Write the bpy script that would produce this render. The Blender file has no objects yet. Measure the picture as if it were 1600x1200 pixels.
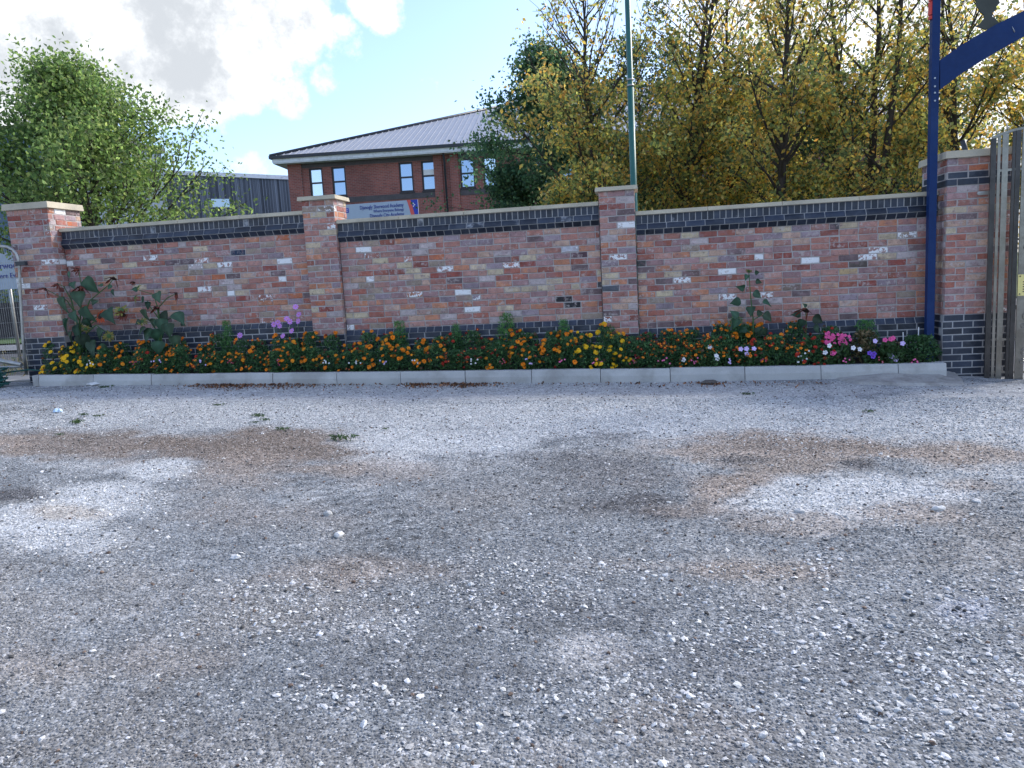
import bpy, math, random
import numpy as np
from mathutils import Vector, Matrix

random.seed(7)
rng = np.random.default_rng(7)
scene = bpy.context.scene
C = scene.collection

# ------------------------------------------------------------------ camera
CD, CH, YAW, PITCH, ROLL, F = 10.6545, 1.25, 0.165384, 0.137288, 0.055827, 1202.0
_f = np.array([-math.sin(YAW)*math.cos(PITCH), math.cos(YAW)*math.cos(PITCH), -math.sin(PITCH)])
_r = np.array([math.cos(YAW), math.sin(YAW), 0.0])
_u = np.cross(_r, _f)
R2 = math.cos(ROLL)*_r - math.sin(ROLL)*_u
U2 = math.sin(ROLL)*_r + math.cos(ROLL)*_u
CAM = np.array([0.0, -CD, CH])
cd = bpy.data.cameras.new('camera'); cam = bpy.data.objects.new('camera', cd); C.objects.link(cam)
cd.sensor_width = 36.0; cd.sensor_fit = 'HORIZONTAL'; cd.lens = F/1600*36; cd.clip_start = 0.05; cd.clip_end = 2000
m4 = Matrix(((R2[0], U2[0], -_f[0], CAM[0]), (R2[1], U2[1], -_f[1], CAM[1]), (R2[2], U2[2], -_f[2], CAM[2]), (0, 0, 0, 1)))
cam.matrix_world = m4
scene.camera = cam

# ------------------------------------------------------------------ light
SUN_EL, SUN_AZ = math.radians(37), math.radians(52)      # azimuth measured from +Y towards +X
SKY_STRENGTH, EXPOSURE, SUN_STRENGTH = 0.13, 1.25, 1.6
scene.view_settings.view_transform = 'Standard'
scene.view_settings.look = 'None'
scene.view_settings.gamma = 1.0
scene.view_settings.use_curve_mapping = False
scene.view_settings.exposure = EXPOSURE
sd = bpy.data.lights.new('sun', 'SUN'); so = bpy.data.objects.new('sun', sd); C.objects.link(so)
sd.energy = SUN_STRENGTH; sd.angle = math.radians(10); sd.color = (1.0, 0.94, 0.85)
sdir = Vector((math.sin(SUN_AZ)*math.cos(SUN_EL), math.cos(SUN_AZ)*math.cos(SUN_EL), math.sin(SUN_EL)))
so.rotation_euler = sdir.to_track_quat('Z', 'Y').to_euler()
so.location = (20, 20, 30)


def pix_ray(px, py):
    return _f + (px-800)/F*R2 - (py-600)/F*U2


def at(px, py, Y):
    """point of the photo pixel on the vertical plane y = Y"""
    d = pix_ray(px, py); t = (Y-CAM[1])/d[1]
    return Vector(CAM+t*d)


def on_plane(px, py, p0, n):
    d = pix_ray(px, py); t = np.dot(np.array(p0)-CAM, n)/np.dot(d, n)
    return Vector(CAM+t*d)


def ground_z(x):
    return np.interp(x, [-30, -8.75, -6.94, -4.13, -1.41, 0.39, 2.24, 4.4, 30], [0.12, 0.055, 0.004, -0.088, -0.155, -0.195, -0.222, -0.30, -0.42])


def G(px, py):
    """point of the photo pixel on the yard surface"""
    d = pix_ray(px, py); z = -0.17
    for _ in range(8):
        t = (z-CAM[2])/d[2]; p = CAM+t*d; z = float(ground_z(p[0]))
    return Vector((p[0], p[1], z))


# ------------------------------------------------------------------ node helpers
class NT:
    def __init__(s, tree):
        s.t = tree; s.n = tree.nodes; s.l = tree.links

    def node(s, typ, ins=None, **kw):
        nd = s.n.new(typ)
        for k, v in kw.items():
            setattr(nd, k, v)
        if ins:
            for k, v in ins.items():
                s.set(nd.inputs[k], v)
        return nd

    def set(s, sock, v):
        if isinstance(v, bpy.types.NodeSocket):
            s.l.new(v, sock)
        else:
            sock.default_value = v

    def math(s, op, a, b=0.0, c=None, clamp=False):
        nd = s.n.new('ShaderNodeMath'); nd.operation = op; nd.use_clamp = clamp
        s.set(nd.inputs[0], a); s.set(nd.inputs[1], b)
        if c is not None:
            s.set(nd.inputs[2], c)
        return nd.outputs[0]

    def mix(s, fac, a, b, mode='MIX'):
        nd = s.n.new('ShaderNodeMix'); nd.data_type = 'RGBA'; nd.blend_type = mode
        s.set(nd.inputs[0], fac); s.set(nd.inputs[6], a); s.set(nd.inputs[7], b)
        return nd.outputs[2]

    def remap(s, v, a, b, c=0.0, d=1.0, smooth=True):
        nd = s.n.new('ShaderNodeMapRange'); nd.interpolation_type = 'SMOOTHSTEP' if smooth else 'LINEAR'
        s.set(nd.inputs[0], v); s.set(nd.inputs[1], a); s.set(nd.inputs[2], b); s.set(nd.inputs[3], c); s.set(nd.inputs[4], d)
        return nd.outputs[0]

    def noise(s, vec, scale, detail=3.0, rough=0.55):
        nd = s.n.new('ShaderNodeTexNoise')
        if vec is not None:
            s.l.new(vec, nd.inputs['Vector'])
        nd.inputs['Scale'].default_value = scale; nd.inputs['Detail'].default_value = detail; nd.inputs['Roughness'].default_value = rough
        return nd.outputs[0]


def c4(c):
    return (c[0], c[1], c[2], 1.0)


def mat(name, col, rough=0.7, metal=0.0, var=0.25, scale=6.0, fine=60.0, bump=0.0, dirt=None, dirt_amt=0.5, spec=0.4, random_amt=0.0):
    m = bpy.data.materials.new(name); m.use_nodes = True
    q = NT(m.node_tree); b = q.n['Principled BSDF']
    tc = q.node('ShaderNodeTexCoord').outputs['Object']
    oi = q.node('ShaderNodeObjectInfo').outputs['Random']
    vec = q.node('ShaderNodeVectorMath', {0: tc, 1: q.node('ShaderNodeCombineXYZ', {0: q.math('MULTIPLY', oi, 37.0), 1: q.math('MULTIPLY', oi, 91.0), 2: 0.0}).outputs[0]}, operation='ADD').outputs[0]
    n1 = q.noise(vec, scale, 4.0); n2 = q.noise(vec, fine, 2.0)
    f = q.math('ADD', q.math('MULTIPLY', n1, 0.65), q.math('MULTIPLY', n2, 0.35))
    val = q.remap(f, 0.3, 0.7, 1-var, 1+var, False)
    if random_amt:
        val = q.math('MULTIPLY', val, q.remap(oi, 0, 1, 1-random_amt, 1+random_amt, False))
    base = q.node('ShaderNodeVectorMath', {0: (col[0], col[1], col[2]), 'Scale': val}, operation='SCALE').outputs[0]
    if dirt is not None:
        n3 = q.noise(vec, scale*0.6+0.3, 6.0, 0.65)
        base = q.mix(q.math('MULTIPLY', q.remap(n3, 0.48, 0.68), dirt_amt), base, c4(dirt))
    q.set(b.inputs['Base Color'], base)
    b.inputs['Roughness'].default_value = rough; b.inputs['Metallic'].default_value = metal
    b.inputs['Specular IOR Level'].default_value = spec
    if bump:
        bp = q.node('ShaderNodeBump', {'Height': f, 'Strength': bump, 'Distance': 0.01})
        q.set(b.inputs['Normal'], bp.outputs[0])
    return m


def leaf_mat(name, trans=0.35, rough=0.55):
    m = bpy.data.materials.new(name); m.use_nodes = True
    q = NT(m.node_tree); out = q.n['Material Output']; b = q.n['Principled BSDF']
    at_ = q.node('ShaderNodeAttribute', attribute_name='tone', attribute_type='GEOMETRY').outputs['Color']
    q.set(b.inputs['Base Color'], at_); b.inputs['Roughness'].default_value = rough; b.inputs['Specular IOR Level'].default_value = 0.35
    tr = q.node('ShaderNodeBsdfTranslucent')
    hs = q.node('ShaderNodeHueSaturation', {'Saturation': 1.05, 'Value': 1.9, 'Color': at_})
    q.set(tr.inputs['Color'], hs.outputs[0])
    mx = q.node('ShaderNodeMixShader', {0: trans, 1: b.outputs[0], 2: tr.outputs[0]})
    q.l.new(mx.outputs[0], out.inputs['Surface'])
    return m


# ------------------------------------------------------------------ world: sky with clouds
world = bpy.data.worlds.new('World'); scene.world = world; world.use_nodes = True
q = NT(world.node_tree)
bg = q.n['Background']
sky = q.node('ShaderNodeTexSky', sky_type='NISHITA')
sky.sun_disc = False; sky.sun_elevation = SUN_EL; sky.sun_rotation = SUN_AZ
sky.air_density = 1.0; sky.dust_density = 1.6; sky.ozone_density = 1.6
dirv = q.node('ShaderNodeTexCoord').outputs['Generated']
sep = q.node('ShaderNodeSeparateXYZ', {0: dirv})
zc = q.math('MAXIMUM', q.math('ADD', sep.outputs[2], 0.22), 0.05)
flat = q.node('ShaderNodeCombineXYZ', {0: q.math('DIVIDE', sep.outputs[0], zc), 1: q.math('DIVIDE', sep.outputs[1], zc), 2: 0.0}).outputs[0]
fb = q.noise(dirv, 7.0, 12.0, 0.66)
fb2 = q.noise(flat, 1.1, 6.0, 0.55)
lobes = []      # (direction, half width in radians, weight): cumulus heaps, in view and all round


def lobe_px(px, py, r, w=1.0):
    d = pix_ray(px, py); d = d/np.linalg.norm(d); lobes.append((d, r/F, w))


for a in [(40, 30, 170, 1), (180, 10, 150, 1), (240, 85, 115, 1), (320, 115, 75, .95), (385, 130, 48, .85), (370, 25, 105, .95), (455, 40, 60, .82), (535, 66, 38, .7), (592, 4, 44, .74), (448, 150, 34, .66),
          (395, 268, 34, .58), (-80, 120, 200, 1), (515, 122, 30, .58), (670, 134, 20, .52), (1080, 20, 90, .85), (1330, 60, 170, 1.0), (1520, 110, 190, 1.0), (1650, 200, 220, .9), (200, -190, 260, .95), (1400, -220, 340, .9)]:
    lobe_px(*a)
lr = random.Random(3)
for i in range(13):
    az = math.radians(100+i*21+lr.uniform(-8, 8)); el = math.radians(lr.uniform(8, 60))
    lobes.append((np.array([math.sin(az)*math.cos(el), math.cos(az)*math.cos(el), math.sin(el)]), lr.uniform(.12, .3), lr.uniform(.6, .95)))
msk = None
for d, r, w in lobes:
    dt = q.node('ShaderNodeVectorMath', {0: dirv, 1: tuple(d)}, operation='DOT_PRODUCT').outputs['Value']
    v = q.remap(dt, math.cos(r*1.35), math.cos(r*0.35), 0, w)
    msk = v if msk is None else q.math('MAXIMUM', msk, v)
dens = q.math('ADD', msk, q.math('MULTIPLY', q.math('SUBTRACT', fb, 0.5), 3.0))
cov = q.remap(dens, 0.40, 0.98)
thick = q.remap(q.math('ADD', dens, q.math('MULTIPLY', q.math('SUBTRACT', fb2, 0.5), 1.2)), 0.55, 1.3)
sund = q.node('ShaderNodeVectorMath', {0: dirv, 1: tuple(sdir)}, operation='DOT_PRODUCT').outputs['Value']
thick = q.math('MULTIPLY', thick, q.remap(sund, 0.55, 0.93, 1.0, 0.12))
ccol = q.mix(q.math('MULTIPLY', thick, .85), (5.2, 5.3, 5.4, 1), (1.85, 2.0, 2.2, 1))
skyc = q.mix(1.0, sky.outputs[0], (0.93, 0.97, 1.10, 1), 'MULTIPLY')
q.set(bg.inputs['Color'], q.mix(cov, skyc, ccol))
bg.inputs['Strength'].default_value = SKY_STRENGTH

# ------------------------------------------------------------------ object helpers
ORG = {}


def tag(o, label=None, cat=None, group=None, kind=None):
    if label: o['label'] = label
    if cat: o['category'] = cat
    if group: o['group'] = group
    if kind: o['kind'] = kind
    return o


def thing(name, label, cat, loc=(0, 0, 0), group=None):
    o = bpy.data.objects.new(name, None); C.objects.link(o); o.location = loc; o.empty_display_size = 0.1
    ORG[o] = Vector(loc)
    return tag(o, label, cat, group)


class MB:
    """collects faces in world coordinates and links them as one mesh object"""
    def __init__(s):
        s.v = []; s.f = []; s.m = []; s.sm = []; s.cm = 0

    def vert(s, p):
        s.v.append(tuple(p)); return len(s.v)-1

    def face(s, idx, smooth=False):
        s.f.append(tuple(idx)); s.m.append(s.cm); s.sm.append(smooth)

    def poly(s, pts, smooth=False):
        s.face([s.vert(p) for p in pts], smooth)

    def box(s, a, b):
        x0, y0, z0 = a; x1, y1, z1 = b
        s.hexa([(x0, y0, z0), (x1, y0, z0), (x1, y1, z0), (x0, y1, z0), (x0, y0, z1), (x1, y0, z1), (x1, y1, z1), (x0, y1, z1)])

    def hexa(s, p):
        i = [s.vert(v) for v in p]
        for f in ((3, 2, 1, 0), (4, 5, 6, 7), (0, 1, 5, 4), (1, 2, 6, 5), (2, 3, 7, 6), (3, 0, 4, 7)):
            s.face([i[k] for k in f])

    def prism(s, pts, ext):
        """planar outline extruded by vector ext"""
        e = Vector(ext); a = [s.vert(p) for p in pts]; b = [s.vert(Vector(p)+e) for p in pts]; n = len(pts)
        s.face(a[::-1]); s.face(b)
        for i in range(n):
            s.face([a[i], a[(i+1) % n], b[(i+1) % n], b[i]])

    def tube(s, path, r, n=8, caps=True, smooth=True):
        P = [Vector(p) for p in path]; rs = r if isinstance(r, (list, tuple)) else [r]*len(P)
        rings = []; up = None
        for i, p in enumerate(P):
            d = (P[min(i+1, len(P)-1)]-P[max(i-1, 0)]).normalized()
            if up is None:
                up = d.orthogonal().normalized()
            else:
                up = (up-d*up.dot(d))
                up = up.normalized() if up.length > 1e-5 else d.orthogonal().normalized()
            w = d.cross(up)
            rings.append([s.vert(p+(up*math.cos(2*math.pi*k/n)+w*math.sin(2*math.pi*k/n))*rs[i]) for k in range(n)])
        for a, b in zip(rings, rings[1:]):
            for k in range(n):
                s.face([a[k], a[(k+1) % n], b[(k+1) % n], b[k]], smooth)
        if caps:
            s.face(rings[0][::-1]); s.face(rings[-1])

    def bar(s, a, b, w, d, side=None):
        """square bar from a to b"""
        a = Vector(a); b = Vector(b); ax = (b-a).normalized()
        sx = Vector(side) if side else ax.orthogonal()
        sx = (sx-ax*sx.dot(ax)).normalized(); sy = ax.cross(sx)
        p = []
        for e in (a, b):
            for i, j in ((-1, -1), (1, -1), (1, 1), (-1, 1)):
                p.append(e+sx*(i*w/2)+sy*(j*d/2))
        s.hexa(p)

    def mesh(s, name, mats, org=(0, 0, 0), fix=True):
        me = bpy.data.meshes.new(name)
        o = Vector(org)
        me.from_pydata([(v[0]-o[0], v[1]-o[1], v[2]-o[2]) for v in s.v], [], s.f)
        for m in (mats if isinstance(mats, (list, tuple)) else [mats]):
            me.materials.append(m)
        me.polygons.foreach_set('material_index', s.m); me.polygons.foreach_set('use_smooth', s.sm)
        me.validate()
        if fix:
            import bmesh
            bm = bmesh.new(); bm.from_mesh(me); bmesh.ops.recalc_face_normals(bm, faces=bm.faces); bm.to_mesh(me); bm.free()
        me.update()
        return me

    def build(s, name, mats, parent=None, org=None, fix=True):
        if parent is not None:
            org = ORG[parent]
        elif org is None:
            a = np.array(s.v); org = Vector(((a[:, 0].min()+a[:, 0].max())/2, (a[:, 1].min()+a[:, 1].max())/2, a[:, 2].min()))
        me = s.mesh(name, mats, org, fix)
        o = bpy.data.objects.new(name, me); C.objects.link(o)
        if parent is not None:
            o.parent = parent
        else:
            o.location = org
        ORG[o] = Vector(org)
        return o


def inst(name, me, parent, loc, rot=None, scale=None, color=None):
    """one more object that shares mesh data; loc in world coordinates"""
    o = bpy.data.objects.new(name, me); C.objects.link(o)
    if parent is not None:
        o.parent = parent; o.location = Vector(loc)-ORG[parent]
    else:
        o.location = loc
    if rot is not None: o.rotation_euler = rot
    if scale is not None: o.scale = scale
    if color is not None: o.color = color
    ORG[o] = Vector(loc)
    return o


def np_mesh(name, verts, faces, m, tone=None, smooth=False):
    """mesh from numpy arrays; faces (n,3) or (n,4); tone (nverts,3) colour attribute"""
    me = bpy.data.meshes.new(name)
    verts = np.asarray(verts, np.float32); faces = np.asarray(faces, np.int32); k = faces.shape[1]
    me.vertices.add(len(verts)); me.vertices.foreach_set('co', verts.ravel())
    me.loops.add(faces.size); me.loops.foreach_set('vertex_index', faces.ravel())
    me.polygons.add(len(faces)); me.polygons.foreach_set('loop_start', np.arange(len(faces), dtype=np.int32)*k)
    me.polygons.foreach_set('use_smooth', np.full(len(faces), smooth))
    if tone is not None:
        a = me.attributes.new('tone', 'FLOAT_COLOR', 'POINT')
        a.data.foreach_set('color', np.concatenate([tone, np.ones((len(tone), 1))], 1).astype(np.float32).ravel())
    me.materials.append(m); me.update(calc_edges=True); me.validate()
    return me


def link(name, me, parent=None, loc=(0, 0, 0)):
    o = bpy.data.objects.new(name, me); C.objects.link(o)
    if parent is not None: o.parent = parent
    o.location = loc; ORG[o] = Vector(loc) if parent is None else ORG[parent]
    return o


def text_part(s, size, origin, ex, ez, m, parent, name='lettering', align='LEFT', depth=0.004, squeeze=1.0, width=None):
    cu = bpy.data.curves.new('t', 'FONT'); cu.body = s; cu.size = size; cu.align_x = align; cu.extrude = depth; cu.resolution_u = 2
    cu.offset = size*0.004
    o = bpy.data.objects.new('t', cu); C.objects.link(o)
    dg = bpy.context.evaluated_depsgraph_get(); me = bpy.data.meshes.new_from_object(o.evaluated_get(dg))
    bpy.data.objects.remove(o); bpy.data.curves.remove(cu)
    if width: squeeze = width/max(v.co.x for v in me.vertices) if align == 'LEFT' else width/-min(v.co.x for v in me.vertices)
    ex = Vector(ex).normalized(); ez = Vector(ez).normalized(); ey = ez.cross(ex)
    M = Matrix(((ex[0]*squeeze, ez[0], -ey[0], 0), (ex[1]*squeeze, ez[1], -ey[1], 0), (ex[2]*squeeze, ez[2], -ey[2], 0), (0, 0, 0, 1)))
    me.transform(M); me.materials.clear(); me.materials.append(m)
    ob = bpy.data.objects.new(name, me); C.objects.link(ob); ob.parent = parent; ob.location = Vector(origin)-ORG[parent]
    ob['label'] = 'lettering reading ' + s
    return ob


# ------------------------------------------------------------------ materials
def brick_material():
    m = bpy.data.materials.new('reclaimed_brick'); m.use_nodes = True
    q = NT(m.node_tree); b = q.n['Principled BSDF']
    oi = q.node('ShaderNodeObjectInfo'); tc = q.node('ShaderNodeTexCoord').outputs['Object']
    off = q.node('ShaderNodeCombineXYZ', {0: q.math('MULTIPLY', oi.outputs['Random'], 53.0), 1: q.math('MULTIPLY', oi.outputs['Random'], 17.0), 2: q.math('MULTIPLY', oi.outputs['Random'], 29.0)}).outputs[0]
    vec = q.node('ShaderNodeVectorMath', {0: tc, 1: off}, operation='ADD').outputs[0]
    n1 = q.noise(vec, 11.0, 5.0, 0.65); n2 = q.noise(vec, 75.0, 3.0, 0.6); n3 = q.noise(vec, 15.0, 6.0, 0.7); n4 = q.noise(vec, 6.0, 4.0, 0.6)
    f = q.math('ADD', q.math('MULTIPLY', n1, 0.6), q.math('MULTIPLY', n2, 0.4))
    base = q.node('ShaderNodeVectorMath', {0: oi.outputs['Color'], 'Scale': q.remap(f, 0.3, 0.7, 0.6, 1.38, False)}, operation='SCALE').outputs[0]
    # one end fired to another shade
    base = q.mix(q.math('MULTIPLY', q.remap(n4, 0.50, 0.60), 0.45), base, (0.30, 0.19, 0.20, 1))
    # old lime mortar left on the reclaimed bricks
    smear = q.math('MULTIPLY', q.remap(n3, 0.52, 0.62), q.remap(oi.outputs['Random'], 0.0, 1.0, 0.1, 0.75))
    base = q.mix(smear, base, (0.50, 0.44, 0.42, 1))
    # darker bruises
    base = q.mix(q.math('MULTIPLY', q.remap(q.noise(vec, 24.0, 3.0), 0.60, 0.70), 0.55), base, (0.12, 0.09, 0.10, 1))
    # remains of white paint; amount in the object's alpha
    al = oi.outputs['Alpha']
    pn = q.noise(vec, 24.0, 5.0, 0.65)
    th = q.remap(al, 0.0, 1.0, 0.80, 0.24, False)
    paint = q.math('MULTIPLY', q.remap(pn, th, q.math('ADD', th, 0.04)), q.math('GREATER_THAN', al, 0.02))
    base = q.mix(paint, base, (0.80, 0.81, 0.82, 1))
    q.set(b.inputs['Base Color'], base); b.inputs['Roughness'].default_value = 0.85; b.inputs['Specular IOR Level'].default_value = 0.25
    bp = q.node('ShaderNodeBump', {'Height': f, 'Strength': 0.5, 'Distance': 0.006}); q.set(b.inputs['Normal'], bp.outputs[0])
    return m


M = {}
M['brick'] = brick_material()
M['blue'] = mat('blue_engineering_brick', (0.022, 0.031, 0.052), 0.42, var=0.3, scale=8, fine=50, bump=0.2, spec=0.45, random_amt=0.4, dirt=(0.10, 0.115, 0.145), dirt_amt=0.35)
M['mortar'] = mat('mortar', (0.40, 0.375, 0.365), 0.95, var=0.25, scale=4, fine=60, bump=0.4)
M['mortar_grey'] = mat('grey_mortar', (0.36, 0.36, 0.365), 0.95, var=0.25, scale=4, fine=60, bump=0.3)
M['coping'] = mat('buff_coping', (0.50, 0.45, 0.345), 0.85, var=0.18, scale=3, fine=70, bump=0.3, dirt=(0.30, 0.28, 0.23), dirt_amt=0.5)
M['concrete'] = mat('kerb_concrete', (0.45, 0.455, 0.445), 0.9, var=0.16, scale=3, fine=90, bump=0.4, dirt=(0.27, 0.26, 0.24), dirt_amt=0.55, random_amt=0.06)
M['haunch'] = mat('rough_concrete', (0.34, 0.33, 0.31), 0.95, var=0.3, scale=5, fine=40, bump=0.8, dirt=(0.18, 0.165, 0.15), dirt_amt=0.6)
M['soil'] = mat('soil', (0.035, 0.026, 0.02), 0.95, var=0.4, scale=10, fine=60, bump=1.0)
M['green_paint'] = mat('green_paint', (0.02, 0.115, 0.10), 0.4, var=0.15, scale=3, fine=20, dirt=(0.05, 0.15, 0.14), dirt_amt=0.35)
M['blue_paint'] = mat('blue_paint', (0.003, 0.026, 0.115), 0.45, var=0.2, scale=2, fine=25, spec=0.25, dirt=(0.02, 0.05, 0.15), dirt_amt=0.5)
M['red_paint'] = mat('red_paint', (0.65, 0.06, 0.05), 0.5, var=0.1)
M['bolt'] = mat('zinc_bolt', (0.40, 0.42, 0.45), 0.4, 0.8, var=0.2)
M['dark_metal'] = mat('dark_cutout_steel', (0.055, 0.06, 0.05), 0.6, var=0.2)
M['galv'] = mat('galvanised_steel', (0.43, 0.43, 0.41), 0.45, 0.75, var=0.25, scale=5, fine=30, dirt=(0.22, 0.21, 0.19), dirt_amt=0.6)
M['steel_dark'] = mat('dark_steel', (0.07, 0.066, 0.066), 0.32, 0.85, var=0.3, scale=4, fine=30)  # darker steel for some of the gate bars
M['steel'] = mat('brushed_steel', (0.25, 0.235, 0.215), 0.28, 0.92, var=0.3, scale=4, fine=30, dirt=(0.16, 0.14, 0.12), dirt_amt=0.7)
M['yellow_sign'] = mat('yellow_sign', (0.80, 0.68, 0.26), 0.55, var=0.06)
M['ink'] = mat('ink', (0.03, 0.03, 0.04), 0.6, var=0.05)
M['hose'] = mat('green_hose', (0.012, 0.085, 0.075), 0.4, var=0.2)
M['sign_board'] = mat('sign_board', (0.40, 0.48, 0.58), 0.5, var=0.05)
M['sign_blue'] = mat('sign_blue', (0.03, 0.06, 0.42), 0.5, var=0.05)
M['sign_red'] = mat('sign_red', (0.72, 0.12, 0.10), 0.5, var=0.05)
M['sign_text'] = mat('sign_text', (0.03, 0.05, 0.30), 0.5, var=0.05)
M['white'] = mat('white_paint', (0.78, 0.79, 0.80), 0.55, var=0.06)
M['fascia'] = mat('fascia_white', (0.76, 0.79, 0.83), 0.6, var=0.1, dirt=(0.4, 0.4, 0.4), dirt_amt=0.4)
M['gutter'] = mat('dark_gutter', (0.03, 0.035, 0.045), 0.4, var=0.15)
M['roof'] = mat('grey_sheet_roof', (0.30, 0.32, 0.36), 0.5, 0.25, var=0.1, scale=1.2, fine=8)
M['frame'] = mat('dark_window_frame', (0.035, 0.03, 0.035), 0.5, var=0.1)
M['asphalt'] = mat('asphalt', (0.055, 0.056, 0.06), 0.9, var=0.25, scale=1.5, fine=60, bump=0.3)
M['paving'] = mat('paving', (0.15, 0.155, 0.165), 0.9, var=0.15, scale=1.0, fine=20)
M['grass'] = mat('grass_ground', (0.05, 0.09, 0.025), 0.95, var=0.35, scale=1.0, fine=20)
M['bark'] = mat('bark', (0.055, 0.045, 0.038), 0.95, var=0.4, scale=5, fine=40, bump=0.8)
M['leaf'] = leaf_mat('tree_leaf', 0.55)
M['plant'] = leaf_mat('plant_leaf', 0.2)
M['stem'] = mat('green_stem', (0.06, 0.13, 0.04), 0.7, var=0.2)
M['low_wall'] = mat('dark_low_wall', (0.045, 0.04, 0.045), 0.9, var=0.3, scale=3, fine=20)


def glass_mat(name, tint, rough=0.04):
    m = bpy.data.materials.new(name); m.use_nodes = True
    b = m.node_tree.nodes['Principled BSDF']
    b.inputs['Base Color'].default_value = c4(tint); b.inputs['Metallic'].default_value = 0.9; b.inputs['Roughness'].default_value = rough
    return m


M['glass2'] = glass_mat('window_glass_cloud_tint', (0.62, 0.68, 0.72), .12)  # reflected cloud put into the pane colour as a paler tint
M['glass'] = glass_mat('window_glass', (0.33, 0.40, 0.50))


def school_brick():
    m = bpy.data.materials.new('school_brick'); m.use_nodes = True
    q = NT(m.node_tree); b = q.n['Principled BSDF']
    tc = q.node('ShaderNodeTexCoord').outputs['Object']
    s = q.node('ShaderNodeSeparateXYZ', {0: tc})
    vec = q.node('ShaderNodeCombineXYZ', {0: s.outputs[0], 1: s.outputs[2], 2: 0.0}).outputs[0]
    bt = q.node('ShaderNodeTexBrick', {'Vector': vec, 'Color1': (0.31, 0.098, 0.074, 1), 'Color2': (0.205, 0.068, 0.055, 1), 'Mortar': (0.25, 0.17, 0.155, 1), 'Scale': 1.0, 'Mortar Size': 0.010, 'Brick Width': 0.24, 'Row Height': 0.085})
    n = q.noise(tc, 0.5, 4.0)
    col = q.mix(1.0, bt.outputs[0], q.node('ShaderNodeCombineXYZ', {0: q.remap(n, .3, .7, .8, 1.2), 1: q.remap(n, .3, .7, .8, 1.2), 2: q.remap(n, .3, .7, .82, 1.2)}).outputs[0], 'MULTIPLY')
    q.set(b.inputs['Base Color'], col); b.inputs['Roughness'].default_value = 0.9
    return m


M['school'] = school_brick()
M['band'] = mat('grey_brick_band', (0.095, 0.085, 0.09), 0.85, var=0.25, scale=2, fine=12)

# ------------------------------------------------------------------ the yard surface
def vnoise(x, y, s, seed):
    """smooth value noise"""
    r = np.random.default_rng(seed).random((256, 256)); xs = x*s; ys = y*s
    xi = np.floor(xs).astype(int); yi = np.floor(ys).astype(int); fx = xs-xi; fy = ys-yi
    fx = fx*fx*(3-2*fx); fy = fy*fy*(3-2*fy)
    a = r[xi % 256, yi % 256]; b = r[(xi+1) % 256, yi % 256]; c = r[xi % 256, (yi+1) % 256]; d = r[(xi+1) % 256, (yi+1) % 256]
    return (a*(1-fx)+b*fx)*(1-fy)+(c*(1-fx)+d*fx)*fy


def fbm(x, y, s, seed, o=4):
    v = 0; a = 0.5
    for k in range(o):
        v = v+a*vnoise(x, y, s*2**k, seed+k); a *= 0.5
    return v/(1-0.5**o)


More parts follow.
